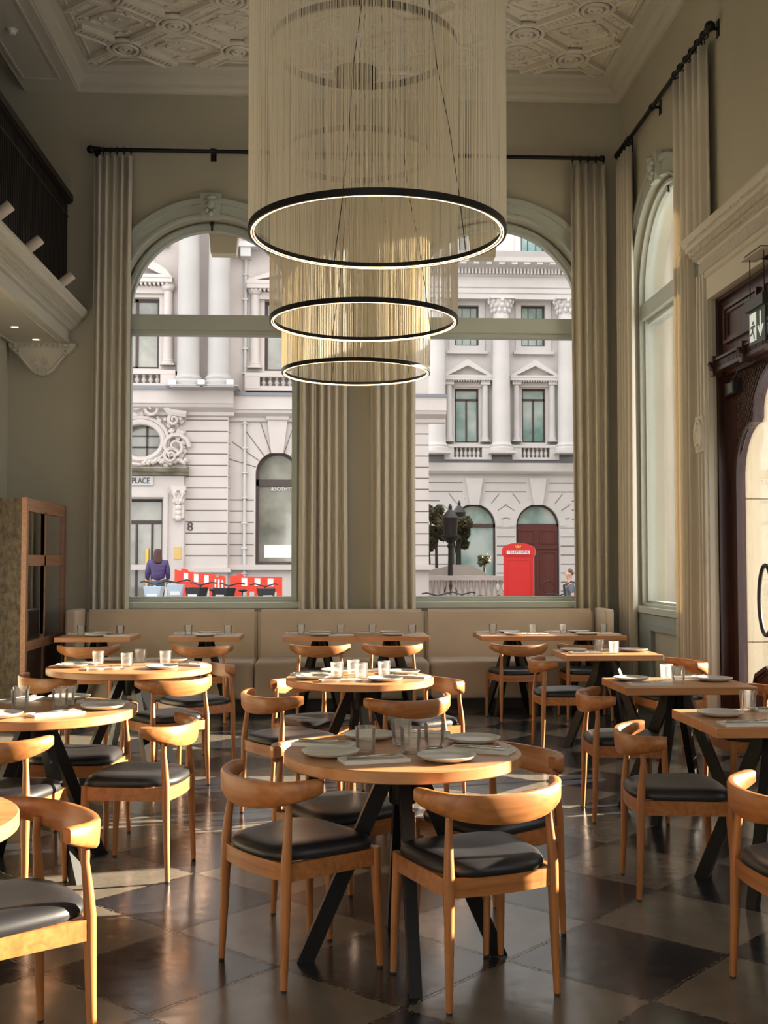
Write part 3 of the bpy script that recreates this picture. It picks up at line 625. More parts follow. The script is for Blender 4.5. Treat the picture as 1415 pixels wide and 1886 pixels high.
for pl in ([(.06, .12), (.085, .12), (.08, .075), (.055, .08)], [(.06, .08), (.075, .08), (.10, .05), (.105, .02), (.09, .02), (.085, .045)], [(.06, .085), (.07, .075), (.045, .055), (.02, .05), (.02, .062), (.04, .068)], [(.08, .12), (.085, .108), (.11, .10), (.115, .115), (.10, .12)], [(.06, .12), (.06, .105), (.035, .10), (.03, .115), (.045, .118)]):
    prism(bm, [[yz(*p) for p in pl]], -.002, -.004, FS)
prism(bm, [[yz(.078+.013*math.cos(a*PI/6), .138+.013*math.sin(a*PI/6)) for a in range(12)]], -.002, -.004, FS); er(obj('running_figure', bm, 'green', ex))
bm = prism(NB(), [[yz(*p) for p in ((.21, .02), (.265, .10), (.245, .105), (.22, .065), (.22, .20), (.20, .20), (.20, .065), (.175, .105), (.155, .10))]], 0, -.003, FS); er(obj('arrow', bm, 'sign', ex))
# ================================================================== PENDANT LIGHTS
def cloud(y, label, seed):
    rnd = random.Random(seed); X = .262; R = .675; z0, z1 = 3.15, 5.14
    r = thing('pendant_light', label, 'pendant light', (X, y, 5.9), group='large string pendant lights')
    q = lambda o: o
    ZZ = -5.9
    def bm_ring(z, h, t): return ring3(NB(), (0, 0, z+ZZ), R, t, 0, h, 96)
    obj('bottom_ring', bm_ring(z0, .034, .026), 'black', r, smooth=40)
    obj('led_strip', ring3(NB(), (0, 0, z0+ZZ), R-.014, .006, -.001, .002, 96), 'led', r)
    obj('inner_led', ring3(NB(), (0, 0, z0+ZZ), R-.0285, .0012, .002, .007, 96), 'led', r)
    obj('top_ring', bm_ring(z1, .05, .02), 'bronze', r, smooth=40)
    bm = NB(); N_ = 820
    for i in range(N_):
        a = 2*PI*(i+rnd.uniform(-.3, .3))/N_; a1 = a+rnd.gauss(0, .012); rr = .00105
        P0 = Vector((R*math.cos(a1)*.998, R*math.sin(a1)*.998, z0+.03+ZZ)); P1 = Vector((R*math.cos(a), R*math.sin(a), z1+ZZ))
        rings(bm, [[p+Vector((rr*math.cos(t*2*PI/3+a), rr*math.sin(t*2*PI/3+a), 0)) for t in range(3)] for p in (P0, P1)], cap=False)
    o = obj('string_curtain', bm, 'string', r); o['kind'] = 'stuff'
    obj('canopy', lathe(NB(), [(.20, .0), (.205, .02), (.205, .05), (.19, .055)], 40), 'bronze', r, smooth=40)
    for i in range(4):
        a = i*PI/2; L_ = .70
        d = Vector((math.cos(a), math.sin(a), 0)); bm = bar(NB(), d*.20+Vector((0, 0, .05)), d*L_+Vector((0, 0, .05)), .035, .02); box(bm, d.x*.55-.01, d.x*.55+.01, d.y*.55-.01, d.y*.55+.01, .0, .04)
        tube(bm, [d*.67+Vector((0, 0, .04)), d*.67+Vector((0, 0, z1+.05+ZZ))], .0012, 4)
        obj('arm', bm, 'paper', r)
    obj('stem', tube(NB(), [(0, 0, .05), (0, 0, .80)], .012, 8), 'paper', r)
    for a, zz in ((.65, z0+.03), (1.9, z0+.03)):
        pts = [Vector((.05, .03, 0)).lerp(Vector((R*.98*math.cos(a), R*.98*math.sin(a), zz+ZZ)), t/8)+Vector((.01*math.sin(t*2.2), 0, 0)) for t in range(9)]
        obj('power_cable', tube(NB(), pts, .0028, 5), 'rubber', r)
    return r
cloud(5.85, 'largest looking and nearest of the three round string pendants', 1)
cloud(8.02, 'middle one of the three round string pendants in a row', 2)
cloud(10.2, 'furthest round string pendant, nearest the back windows', 3)

# ================================================================== CHAIR
def make_chair():
    r = empty('dining_chair')
    # bent oak backrest
    R_ = []; n = 26
    for k in range(n+1):
        t = -1+2*k/n; s = abs(t); x = .262*math.sin(t*1.25)/math.sin(1.25); y = -.248+.158*s**2.3
        dx = .262*math.cos(t*1.25)*1.25/math.sin(1.25); dy = .158*2.3*s**1.3*(1 if t > 0 else -1)
        nv = Vector((-dy, dx, 0)).normalized()   # inward (towards the sitter)
        h = .052+.050*(1-s**1.8); top = .706-.014*(1-s**2); th = .0135+.0065*s**2; c = Vector((x, y, top-h/2)); 
        if s > .97: h *= .86; th *= .8
        ln = .10*(1-s)
        sec = []
        for u, v in ((-1, -.72), (-.6, -.97), (0, -1), (.6, -.97), (1, -.72), (1, 0), (1, .72), (.6, .97), (0, 1), (-.6, .97), (-1, .72), (-1, 0)):
            sec.append(c+nv*(u*th-v*h/2*ln)+Vector((0, 0, v*h/2)))
        R_.append(sec)
    obj('backrest', rings(NB(), R_), 'oak', r, smooth=50)
    # seat
    bm = NB(); loops = []
    def outl(f, z):
        P = []
        for k in range(48):
            a = 2*PI*k/48; c, s_ = math.cos(a), math.sin(a); e = .42
            x = (abs(c)**e)*(1 if c > 0 else -1); y = (abs(s_)**e)*(1 if s_ > 0 else -1)
            wv = .212+.022*y; yy = .195*y+(.02*(1-x*x) if y > 0 else -.028*(1-x*x))
            P.append((x*wv*f, yy*f+.0, z))
        return P
    prof = [(.93, .418), (.985, .424), (1.0, .435), (.99, .446), (.95, .456), (.85, .465), (.65, .468), (.4, .464), (.15, .462)]
    rings(bm, [[(x, y, z+(.006*(abs(x)/.21)**2 if f < .96 else 0)) for x, y, z in outl(f, z)] for f, z in prof]); obj('seat', bm, 'leather', r, smooth=60)
    bm = NB(); z0, z1 = .362, .422
    def rail_(a, b, bow=0, ax=None):
        m = 8; pts = [Vector(a).lerp(Vector(b), k/m)+Vector(ax or (0, 0, 0))*bow*(1-(2*k/m-1)**2) for k in range(m+1)]
        RR = []
        for k, p in enumerate(pts):
            t = (pts[min(k+1, m)]-pts[max(k-1, 0)]).normalized(); s = Vector((-t.y, t.x, 0))
            RR.append([p+s*o+Vector((0, 0, z)) for o, z in ((-.011, z0), (.011, z0), (.011, z1), (-.011, z1))])
        rings(bm, RR)
    rail_((-.195, -.185, 0), (.195, -.185, 0), .022, (0, -1, 0)); rail_((-.205, .185, 0), (.205, .185, 0), .012, (0, 1, 0))
    rail_((-.198, -.185, 0), (-.207, .185, 0)); rail_((.198, -.185, 0), (.207, .185, 0)); obj('seat_frame', bm, 'oak', r)
    for s in (-1, 1):
        for back in (1, 0):
            if back: pts = [(s*.202, -.202, .008), (s*.198, -.194, .20), (s*.196, -.190, .36), (s*.196, -.189, .43), (s*.194, -.184, .50), (s*.189, -.176, .58), (s*.186, -.178, .645)]; rad = [.0115, .0155, .0185, .0185, .0155, .0125, .0125]
            else: pts = [(s*.216, .200, .008), (s*.212, .194, .20), (s*.207, .187, .34), (s*.206, .185, .425)]; rad = [.0115, .0155, .0185, .0185]
            lg = obj('leg', tube(NB(), pts, rad, 12), 'oakz', r, smooth=50)
            p = pts[0]; obj('foot_glide', lathe(NB(), [(.0095, 0), (.0105, .002), (.0105, .010)], 12, (p[0], p[1], 0)), 'rubber', lg)
    return r
CH = [
 ((.51, 3.912, 21), 'oak elbow chair at the front round table, nearest its right side, seen from behind', 'chairs at the front round table'),
 ((-.096, 4.148, 306), 'oak elbow chair at the front left of the front round table', 'chairs at the front round table'),
 ((.067, 4.669, 217), 'oak elbow chair behind the left of the front round table', 'chairs at the front round table'),
 ((.641, 4.465, 122), 'oak elbow chair at the right back of the front round table', 'chairs at the front round table'),
 ((-.206, 6.56, 305), 'oak elbow chair at the left front of the middle round table', 'chairs at the middle round table'),
 ((.401, 6.385, 28), 'oak elbow chair with its back to us at the middle round table', 'chairs at the middle round table'),
 ((-.06, 7.22, 217), 'oak elbow chair half hidden behind the left of the middle round table', 'chairs at the middle round table'),
 ((.589, 7.189, 119), 'oak elbow chair at the right back of the middle round table', 'chairs at the middle round table'),
 ((-1.047, 7.477, 37), 'oak elbow chair with its back to us at the large round table on the left', 'chairs at the large left round table'),
 ((-.948, 8.3, 129), 'sunlit oak elbow chair at the right back of the large left round table', 'chairs at the large left round table'),
 ((-1.753, 7.662, 319), 'oak elbow chair at the left front of the large left round table', 'chairs at the large left round table'),
 ((-.876, 5.42, 80), 'sunlit oak elbow chair on the right of the left edge round table, facing it', 'chairs at the left edge round table'),
 ((-1.281, 5.985, 172), 'oak elbow chair behind the left edge round table', 'chairs at the left edge round table'),
 ((-1.422, 5.068, 351), 'oak elbow chair in front of the left edge round table, cut by the picture edge', 'chairs at the left edge round table'),
 ((-1.83, 5.56, 275), 'oak chair mostly outside the picture left of the left edge round table', 'chairs at the left edge round table'),
 ((-.944, 3.38, 125), 'large sunlit oak chair in the bottom left corner', None),
 ((1.551, 4.999, 265), 'oak elbow chair on the left of the nearest square table', 'chairs along the right hand tables'),
 ((1.696, 6.43, 266), 'oak elbow chair on the left of the second square table from the front', 'chairs along the right hand tables'),
 ((1.828, 8.707, 270), 'oak elbow chair on the left of the third square table from the front', 'chairs along the right hand tables'),
 ((2.488, 6.567, 92), 'oak chair on the door side of the second square table from the front', 'chairs along the right hand tables'),
 ((2.591, 8.464, 98), 'oak chair on the curtain side of the third square table from the front', 'chairs along the right hand tables'),
 ((1.63, 3.736, 275), 'oak chair cut off by the lower right picture edge', None),
 ((-2.143, 10.40, 6), 'oak chair at the leftmost bench table', 'chairs facing the bench'),
 ((-1.122, 10.40, 4), 'oak chair at the second bench table from the left', 'chairs facing the bench'),
 ((-.059, 10.40, 0), 'oak chair at the left half of the middle pair of bench tables', 'chairs facing the bench'),
 ((.601, 10.40, -2), 'oak chair at the right half of the middle pair of bench tables', 'chairs facing the bench'),
 ((1.74, 10.40, 9), 'oak chair at the right bench pair, left half, turned a little', 'chairs facing the bench'),
 ((2.395, 10.40, -2), 'oak chair at the rightmost bench table', 'chairs facing the bench'),
]
proto = make_chair()
for i, ((x, y, a), lab, grp) in enumerate(CH):
    if i == 0:
        proto.location = (x, y, 0); proto.rotation_euler = (0, 0, math.radians(a)); tag(proto, lab, 'chair', grp)
    else:
        o = dup(proto, (x, y, 0), math.radians(a), lab, grp)
        if not grp and 'group' in o: del o['group']

# ================================================================== TABLES
def base(r, rot, rf=.36):
    obj('hub', lathe(NB(), [(.048, .56), (.05, .565), (.05, .70)], 24), 'black', r, smooth=40)
    obj('top_plate', lathe(NB(), [(.15, .695), (.15, .708)], 32), 'black', r, smooth=40)
    for i in range(4):
        a = rot+i*PI/2; d = Vector((math.cos(a), math.sin(a), 0)); s = Vector((-d.y, d.x, 0))
        sec = lambda c, w_, t: [c+s*u*w_/2+d*v*t/2 for u, v in ((-1, -1), (1, -1), (1, 1), (-1, 1))]
        bm = rings(NB(), [sec(d*(rf-.005), .042, .062), sec(d*.045+Vector((0, 0, .695)), .042, .062)]); obj('leg', bm, 'black', r)
        for v in r.children[-1].data.vertices:
            if v.co.z < .01: v.co.z = 0
def round_table(x, y, R, lab, rot, grp=None):
    r = thing('round_table', lab, 'table', (x, y, 0), 0, grp)
    obj('tabletop', lathe(NB(), [(R-.004, .708), (R, .712), (R, .746), (R-.004, .75)], 80), 'top', r, smooth=40); base(r, rot); return r
def square_table(x, y, hx, hy, lab, grp, rf=.34):
    r = thing('square_table', lab, 'table', (x, y, 0), 0, grp)
    bm = B(-hx, hx, -hy, hy, .708, .75); bmesh.ops.bevel(bm, geom=bm.edges[:], offset=.002, segments=1, affect='EDGES'); obj('tabletop', bm, 'top', r); base(r, PI/4+.12, rf); return r
round_table(.28, 4.18, .435, 'round oak table in the front centre with black splayed legs', .05)
round_table(.2, 6.85, .445, 'round oak table in the middle of the room behind the front one', .2)
round_table(-1.31, 7.65, .54, 'largest round oak table on the left, in the sun', .6)
round_table(-1.37, 5.46, .46, 'sunlit round oak table cut by the left picture edge', PI/4)
round_table(-1.28, 3.12, .44, 'round oak table edge in the bottom left corner', .3)
TB = {'r1': (1.99, 4.97, .365, .31, 'nearest square oak table on the right'), 'r2': (2.02, 6.46, .37, .28, 'second square oak table from the front on the right'), 'r3': (2.15, 8.63, .365, .28, 'third square oak table from the front, near the side window curtain'),
 'b1': (-2.155, 10.86, .345, .31, 'leftmost square table at the bench'), 'b2': (-1.14, 10.86, .335, .31, 'second square table from the left at the bench'), 'b3': (-.065, 10.86, .342, .31, 'left half of the middle pair of bench tables'),
 'b4': (.622, 10.86, .342, .31, 'right half of the middle pair of bench tables'), 'b5': (1.79, 10.86, .344, .31, 'left half of the right hand pair of bench tables'), 'b6': (2.48, 10.86, .344, .31, 'right half of the right hand pair of bench tables')}
for k, (x, y, hx, hy, lab) in TB.items(): square_table(x, y, hx, hy, lab, 'square tables on the right' if k[0] == 'r' else 'square tables along the bench', .34 if k[0] == 'r' else .30)

# ================================================================== PLACE SETTINGS
def mk_plate():
    return obj('plate', lathe(NB(), [(.055, 0), (.075, .003), (.098, .012), (.104, .019), (.105, .021), (.1025, .022), (.097, .016), (.085, .010), (.0, .009)][:-1]+[(.001, .009)], 56), 'plate', smooth=50)
def mk_glass():
    n = 72; R = []
    for r, z in ((.030, 0), (.032, .002), (.0345, .03), (.0385, .085), (.0395, .092)):
        R.append([((r+(.0013*abs(math.cos(i*PI/3)) if .001 < z < .078 else 0))*math.cos(2*PI*i/n), (r+(.0013*abs(math.cos(i*PI/3)) if .001 < z < .078 else 0))*math.sin(2*PI*i/n), z) for i in range(n)])
    for r, z in ((.0383, .0923), (.0365, .085), (.0325, .03), (.0295, .013), (.01, .011)):
        R.append([(r*math.cos(2*PI*i/n), r*math.sin(2*PI*i/n), z) for i in range(n)])
    return obj('drinking_glass', rings(NB(), R), 'tumbler', smooth=50)
def mk_napkin():
    bm = NB(); w_, h_ = .118, .052
    for z, o in ((0, 0), (.004, .002), (.008, -.001)):
        V = []
        for s in (0, .0034):
            V.append([[bm.verts.new((-w_+o+2*w_*i/12, -h_+2*h_*j/5+.0015*math.sin(i*1.3), z+s+.0007*math.sin(i*.9+j*1.1+z*900)*(1 if z > .001 or s else 0)+(.002 if j in (0,) and s else 0))) for i in range(13)] for j in range(6)])
        for W in V:
            for j in range(5):
                for i in range(12): bm.faces.new((W[j][i], W[j][i+1], W[j+1][i+1], W[j+1][i]))
        for j in range(5):
            for i in (0, 12): bm.faces.new((V[0][j][i], V[0][j+1][i], V[1][j+1][i], V[1][j][i]))
        for i in range(12):
            for j in (0, 5): bm.faces.new((V[0][j][i], V[0][j][i+1], V[1][j][i+1], V[1][j][i]))
    return obj('napkin', bm, 'linen', smooth=40)
def mk_fork():
    r = obj('fork', tube(NB(), [(-.095, 0, .0035), (-.06, 0, .004), (0, 0, .0055), (.035, 0, .006), (.048, 0, .004)], [.0045, .0035, .0022, .0022, .004], 8), 'steel', smooth=50)
    bm = NB(); prism(bm, [[(.043, -.004), (.055, -.010), (.066, -.011), (.066, .011), (.055, .010), (.043, .004)]], 0, .0015, FT(.0032))
    for k in range(4): y = -.0092+k*.0061; bar(bm, (.065, y, .0038), (.098, y, .0075), .0028, .0015)
    obj('tines', bm, 'steel', r); return r
def mk_knife():
    r = obj('knife', tube(NB(), [(-.10, 0, .004), (-.05, 0, .0045), (0, 0, .004)], [.0035, .0042, .003], 8), 'steel', smooth=50)
    obj('blade', prism(NB(), [[(0, -.004), (.06, -.008), (.095, -.006), (.105, .002), (.10, .006), (0, .005)]], 0, .0014, FT(.0035)), 'steel', r); return r
protos = {'plate': mk_plate(), 'glass': mk_glass(), 'napkin': mk_napkin(), 'fork': mk_fork(), 'knife': mk_knife()}
used = set()
def place(kind, loc, rz, label, cat, group):
    p = protos[kind]
    if kind in used: o = dup(p, loc, rz, label, group)
    else: used.add(kind); o = p; o.location = loc; o.rotation_euler = (0, 0, rz); o['label'] = label; o['group'] = group
    o['category'] = cat; return o
L4 = {'P': [(-.265, -.095), (-.10, .29), (.135, -.215), (.275, .165)], 'N': [(-.12, -.225, 14), (-.285, .135, -20), (.285, -.035, -25), (.115, .335, -12)]}
ST = {
 'front': ((.28, 4.18), 'front round table', dict(P=[(-.265, -.10, 'near left'), (-.11, .285, 'far side, behind the glasses'), (.14, -.215, 'near right, brightest lit'), (.285, .175, 'far right')],
    N=[(-.115, -.225, 14, 'near edge'), (-.285, .125, -20, 'left edge'), (.285, -.035, -25, 'right edge'), (.095, .35, -8, 'far edge')],
    G=[(-.137, -.03, 'leftmost'), (.005, .13, 'furthest'), (.025, -.06, 'nearest'), (.122, .045, 'rightmost')])),
 'middle': ((.2, 6.85), 'middle round table', dict(P=[(-.28, -.10, 'near left'), (-.13, .29, 'far left'), (.14, -.235, 'near right'), (.275, .19, 'far right')],
    N=[(-.12, -.25, 12, 'near edge'), (-.295, .13, -15, 'left edge'), (.295, -.03, -25, 'right edge'), (.09, .34, 5, 'far edge')],
    G=[(-.137, -.02, 'leftmost'), (-.035, .12, 'furthest'), (.007, -.10, 'nearest'), (.15, .02, 'rightmost')])),
 'lfar': ((-1.31, 7.65), 'large left round table', dict(P=[(-.37, -.06, 'near left'), (-.16, .38, 'far left'), (.24, -.20, 'near right'), (.24, .34, 'far right')],
    N=[(-.12, -.24, 15, 'near edge'), (-.36, .17, -15, 'left edge'), (.40, .02, -30, 'right edge'), (.04, .42, 5, 'far edge')],
    G=[(-.226, .08, 'leftmost'), (-.01, -.07, 'nearest'), (.03, .25, 'furthest'), (.223, .08, 'rightmost')])),
 'lmid': ((-1.37, 5.46), 'left edge round table', dict(P=[(-.09, -.30, 'near side'), (.315, -.03, 'right side'), (.075, .34, 'far side'), (-.33, .10, 'left side')],
    N=[(.145, -.235, 35, 'near edge'), (.27, .19, -25, 'right edge'), (-.15, .30, 50, 'far edge')],
    G=[(-.10, .10, 'further left'), (-.075, -.02, 'nearer left'), (.12, .09, 'further right'), (.11, -.01, 'nearer right')])),
 'corner': ((-1.28, 3.12), 'table in the bottom left corner', dict(P=[(.235, .18, 'far right edge')], N=[], G=[])),
 'r1': ((1.99, 4.97), 'nearest square table', dict(P=[(-.215, .07, 'left')], N=[(-.20, -.22, 3, 'near left'), (.11, .22, 4, 'far')], G=[(-.03, .23, 'only')])),
 'r2': ((2.02, 6.46), 'second square table', dict(P=[(-.235, .11, 'left'), (.24, .06, 'right')], N=[(-.20, -.13, 2, 'near left'), (.15, .215, 5, 'far right')], G=[(-.02, .13, 'further'), (.0, -.03, 'nearer')])),
 'r3': ((2.15, 8.63), 'third square table', dict(P=[(.24, .08, 'right'), (-.23, .12, 'left')], N=[(-.19, -.12, 2, 'near left'), (.14, .215, 0, 'far right')], G=[(-.04, .06, 'further'), (.03, -.12, 'nearer')])),
}
for k, nm in (('b1', 'leftmost bench table'), ('b2', 'second bench table from left'), ('b3', 'middle bench pair, left half'), ('b4', 'middle bench pair, right half'), ('b5', 'right bench pair, left half'), ('b6', 'right bench pair, right half')):
    ST[k] = ((TB[k][0], TB[k][1]), nm, dict(P=[(.0, .19, 'far side'), (.0, -.15, 'near side')], N=[(-.215, .20, 3, 'far left'), (.20, -.15, 2, 'near right')], G=[(-.18, .06, 'left'), (.20, -.0, 'right')]))
for k, ((cx, cy), nm, s) in ST.items():
    for x, y, w_ in s['P']: place('plate', (cx+x, cy+y, .75), random.uniform(0, 6), 'pale grey stoneware plate, %s of the %s' % (w_, nm), 'plate', 'plates on the '+nm)
    for x, y, w_ in s['G']: place('glass', (cx+x, cy+y, .7502), random.uniform(0, 6), ('clear ribbed tumbler, %s of the glasses on the %s' % (w_, nm)) if w_ != 'only' else 'single clear ribbed tumbler on the nearest square table', 'glass', 'tumblers on the '+nm)
    for x, y, a, w_ in s['N']:
        a = math.radians(a); place('napkin', (cx+x, cy+y, .7503), a, 'folded linen napkin at the %s of the %s' % (w_, nm), 'napkin', 'napkins on the '+nm)
        for kd, off, da in (('fork', .014, .12), ('knife', -.016, -.06)):
            if k[0] == 'b' and kd == 'knife': continue
            place(kd, (cx+x-off*math.sin(a), cy+y+off*math.cos(a), .7622), a+da, 'steel %s on the napkin, %s of the %s' % (kd, w_, nm), kd, kd+'s on the '+nm)
# ================================================================== THE STREET OUTSIDE
_y, _p = math.radians(2.9), math.radians(2.56)
_Fw = Vector((math.sin(_y)*math.cos(_p), math.cos(_y)*math.cos(_p), math.sin(_p))); _Rt = Vector((math.cos(_y), -math.sin(_y), 0)); _Up = _Rt.cross(_Fw)
def at(px, py, Y):
    """metres (x, z) on the facade plane at distance Y for a point measured on the photograph"""
    r = _Fw*2080+_Rt*(px-707.5)-_Up*(py-943); k = Y/r.y; return r.x*k, 1.44+r.z*k
GZ = lambda x: .02-.0475*(x+4.4)
bm = NB(); V = [bm.verts.new((x, y, GZ(x))) for x, y in ((-16, 12.45), (40, 12.45), (40, 70), (-16, 70))]; bm.faces.new(V); st(obj('road', bm, 'asphalt'))
def ground_x(bm): pass
def facade(root, name, outline, holes, Y, m, th=.5):
    o = obj(name, prism(NB(), [outline]+holes, 0, th, FB(Y)), m, root); return rel_(o, root)
def fbox(bm, x0, x1, z0, z1, Y, out, back=0): return box(bm, x0, x1, Y-out, Y+back, z0, z1)
def pr(px0, px1, py0, py1, Y):
    a = at(px0, py1, Y); b = at(px1, py0, Y); return a[0], b[0], a[1], b[1]
def groove(bm, x0, x1, z, Y, t=.035): box(bm, x0, x1, Y-.004, Y+.01, z-t/2, z+t/2)
def baluster(bm, x, Y, z0, z1, r=.09):
    h = z1-z0; lathe(bm, [(r*.8, 0), (r*.8, h*.08), (r*.45, h*.12), (r*.55, h*.2), (r, h*.38), (r*.8, h*.55), (r*.38, h*.78), (r*.7, h*.86), (r*.7, h)], 10, (x, Y, z0))
def column(bm, x, Y, z0, z1, r):
    lathe(bm, [(r*1.35, 0), (r*1.35, r*.35), (r*1.2, r*.5), (r*1.25, r*.7), (r*1.05, r*.9), (r, r*1.1), (r*.99, (z1-z0)*.4), (r*.88, z1-z0)], 20, (x, Y, z0))
    box(bm, x-r*1.45, x+r*1.45, Y-r*1.45, Y+r*1.45, z0-.25*r, z0)
def upper_window(root, x0, x1, z0, z1, Y, mull=True, tr=None, pane='pane', deep=.25, bars=None):
    w_ = .09; fr = rel_(obj('window', prism(NB(), [rect(x0, x1, z0, z1), rect(x0+w_, x1-w_, z0+w_, z1-w_)], deep, deep+.12, FB(Y)), 'frame', root), root)
    bm = NB()
    if mull: box(bm, (x0+x1)/2-.04, (x0+x1)/2+.04, Y+deep, Y+deep+.1, z0+.02, tr or z1)
    if tr: box(bm, x0+.02, x1-.02, Y+deep, Y+deep+.1, tr-.05, tr+.05)
    if bars:
        nx, nz = bars
        for i in range(1, nx): u = x0+(x1-x0)*i/nx; box(bm, u-.02, u+.02, Y+deep+.03, Y+deep+.08, z0+.03, z1-.03)
        for i in range(1, nz): v = z0+(z1-z0)*i/nz; box(bm, x0+.03, x1-.03, Y+deep+.03, Y+deep+.08, v-.02, v+.02)
    if len(bm.verts): o = obj('glazing_bar', bm, 'frame', fr)
    else: bm.free()
    obj('pane', B(x0+.02, x1-.02, Y+deep+.06, Y+deep+.075, z0+.02, z1-.02), pane, fr)
    obj('dark_room', B(x0-.1, x1+.1, Y+deep+.5, Y+deep+.52, z0-.1, z1+.1), 'dark', fr)
    return fr
def pediment(bm, x0, x1, z0, z1, Y, out=.35, curved=False):
    c = (x0+x1)/2; n = 14
    if curved: top = [(x0+(x1-x0)*i/n, z0+(z1-z0)*math.sin(PI*i/n)**.75) for i in range(n, -1, -1)]
    else: top = [(x1, z0+.05), (c, z1), (x0, z0+.05)]
    prism(bm, [[(x0, z0-.0), (x1, z0-.0)]+top], -.12, 0, FB(Y))
    t = .16
    inner = [((u-c)*.84+c, (v-z0)*.72+z0) for u, v in top]
    prism(bm, [[(x0-.12, z0), (x1+.12, z0)]+[((u-c)*1.06+c, v+(.10 if v > z0+.1 else .06)) for u, v in top], [(x0+.18, z0+.10), (x1-.18, z0+.10)]+[(u, max(v, z0+.12)) for u, v in inner[1:-1]]], -out, -.12, FB(Y))
    box(bm, x0-.1, x1+.1, Y-out+.02, Y, z0-.14, z0)
    k = int((x1-x0)/.12)
    for i in range(k): u = x0+(x1-x0)*(i+.5)/k; box(bm, u-.03, u+.03, Y-out+.06, Y-.1, z0-.21, z0-.14)
    box(bm, x0+.05, x1-.05, Y-.12, Y, z0-.42, z0-.2)

M['colstone'] = mat('column_stone', (.46, .43, .405), .85, bump=(9, .2, .02), var=(.41, .38, .355), vscale=.8)
# ---- left building ------------------------------------------------------------------
YA = 34.0
bA = thing('building', 'ornate cream stone building with giant columns seen through the left window', 'building', (0, YA, 0))
aw = pr(470, 553, 830, 1040, YA); ac = (aw[0]+at(550, 900, YA)[0])/2; acx = at(511, 900, YA)[0]; ahw = acx-aw[0]; asp = at(0, 870, YA)[1]
dr = pr(236, 304, 920, 1110, YA); wl = pr(247, 297, 553, 682, YA); wrx = pr(487, 517, 553, 683, YA); zc = at(0, 722, YA)[1]
rightA = at(790, 900, YA)[0]
wl = (wl[0]-.6, wl[1], wl[2], wl[3]); wrx = (wrx[0], wrx[0]+1.75, wrx[2], wrx[3])
xb = at(422, 900, YA)[0]
facade(bA, 'wall', rect(-14, xb, -1, 17), [rect(dr[0]-1.2, dr[1], -.9, dr[3]), rect(wl[0], wl[1], wl[2], wl[3]), [(at(264, 815, YA)[0]+.62*math.cos(a*PI/12), at(264, 815, YA)[1]+.52*math.sin(a*PI/12)) for a in range(24)]], YA-.35, 'stone', .8)
facade(bA, 'wall', rect(xb, rightA, -1, 17), [arch(acx, ahw, aw[2], asp, 20), rect(*wrx)], YA, 'stone', .5)
bm = box(NB(), rightA-.4, rightA, YA+.3, YA+12, -1, zc); rel_(obj('side_wall', bm, 'stone', bA), bA)
J = NB(); zj = [at(0, 774+20.8*i, YA)[1] for i in range(13)]
for z in zj:
    groove(J, at(345, 900, YA)[0]+.0, xb-.02, z, YA-.35)
    if z > asp-.6: 
        groove(J, xb+.02, acx-ahw-1.0 if z < asp+ahw+.8 else acx-.8, z, YA)
        if z > asp+ahw+.6: groove(J, acx+.8, rightA, z, YA)
    else: groove(J, xb+.02, acx-ahw-.05, z, YA); 
    groove(J, acx+ahw+.05 if z < asp else acx+ahw+1.0, rightA, z, YA)
for i in range(-4, 5):                       # voussoir joints
    if i == 0: continue
    a = PI/2-i*.32; r0, r1 = ahw+.02, ahw+.45+.5*abs(math.cos(a))+.75*(1-abs(math.cos(a)))
    bar(J, (acx+r0*math.cos(a), YA-.0, asp+r0*math.sin(a)), (acx+r1*math.cos(a), YA-.0, asp+r1*math.sin(a)), .02, .035, (0, 1, 0))
rel_(obj('rustication_joints', J, 'joint', bA), bA)
bm = NB(); kz = asp+ahw; prism(bm, [[(acx-.18, kz-.05), (acx+.18, kz-.05), (acx+.30, kz+.95), (acx-.30, kz+.95)]], -.14, 0, FB(YA)); box(bm, acx-.34, acx+.34, YA-.2, YA, kz+.95, kz+1.1)
rel_(obj('keystone', bm, 'stone', bA), bA)
bm = prism(NB(), [arch(acx, ahw+.0, aw[2], asp, 20), arch(acx, ahw-.09, aw[2]+.09, asp, 20)], .20, .35, FB(YA)); box(bm, acx-ahw, acx+ahw, YA+.2, YA+.34, at(0, 889, YA)[1]-.06, at(0, 883, YA)[1]+.04)
aWf = rel_(obj('arched_window', bm, 'frame', bA), bA); obj('pane', prism(NB(), [arch(acx, ahw-.05, aw[2]+.05, asp, 20)], .27, .29, FB(YA)), 'pane', aWf)
obj('white_board', B(acx-ahw+.25, acx+ahw-.05, YA+.255, YA+.265, at(0, 1027, YA)[1], at(0, 1003, YA)[1]), 'paper', aWf)
tx = at(519, 900, YA); text_mesh('window_lettering', '&SOTHYS', .155, 'inkw', aWf, (tx[0], YA+.25, tx[1]), (R90, 0, 0))
bm = fbox(NB(), -14, rightA+.1, at(0, 1050, YA)[1], at(0, 1040, YA)[1], YA, .2); bm2 = None
rel_(obj('plinth_course', box(bm, at(345, 1, YA)[0], xb+.1, YA-.50, YA, at(0, 1054, YA)[1], at(0, 1046, YA)[1]), 'stone', bA), bA)
bm = NB()
for dx, Yq, xx0, xx1, dz in ((0, YA-.35, -14, at(438, 1, YA)[0], 0), (0, YA, xb, rightA+.5, -.12)):
    P = [(0, zc-.75), (.10, zc-.72), (.12, zc-.62), (.35, zc-.50), (.38, zc-.42), (.42, zc-.40), (.42, zc-.02), (.45, zc), (0, zc+.06)]
    sweep(bm, [(o, z+dz) for o, z in P], xx0, xx1, FB(Yq))
rel_(obj('cornice', bm, 'stone', bA), bA)
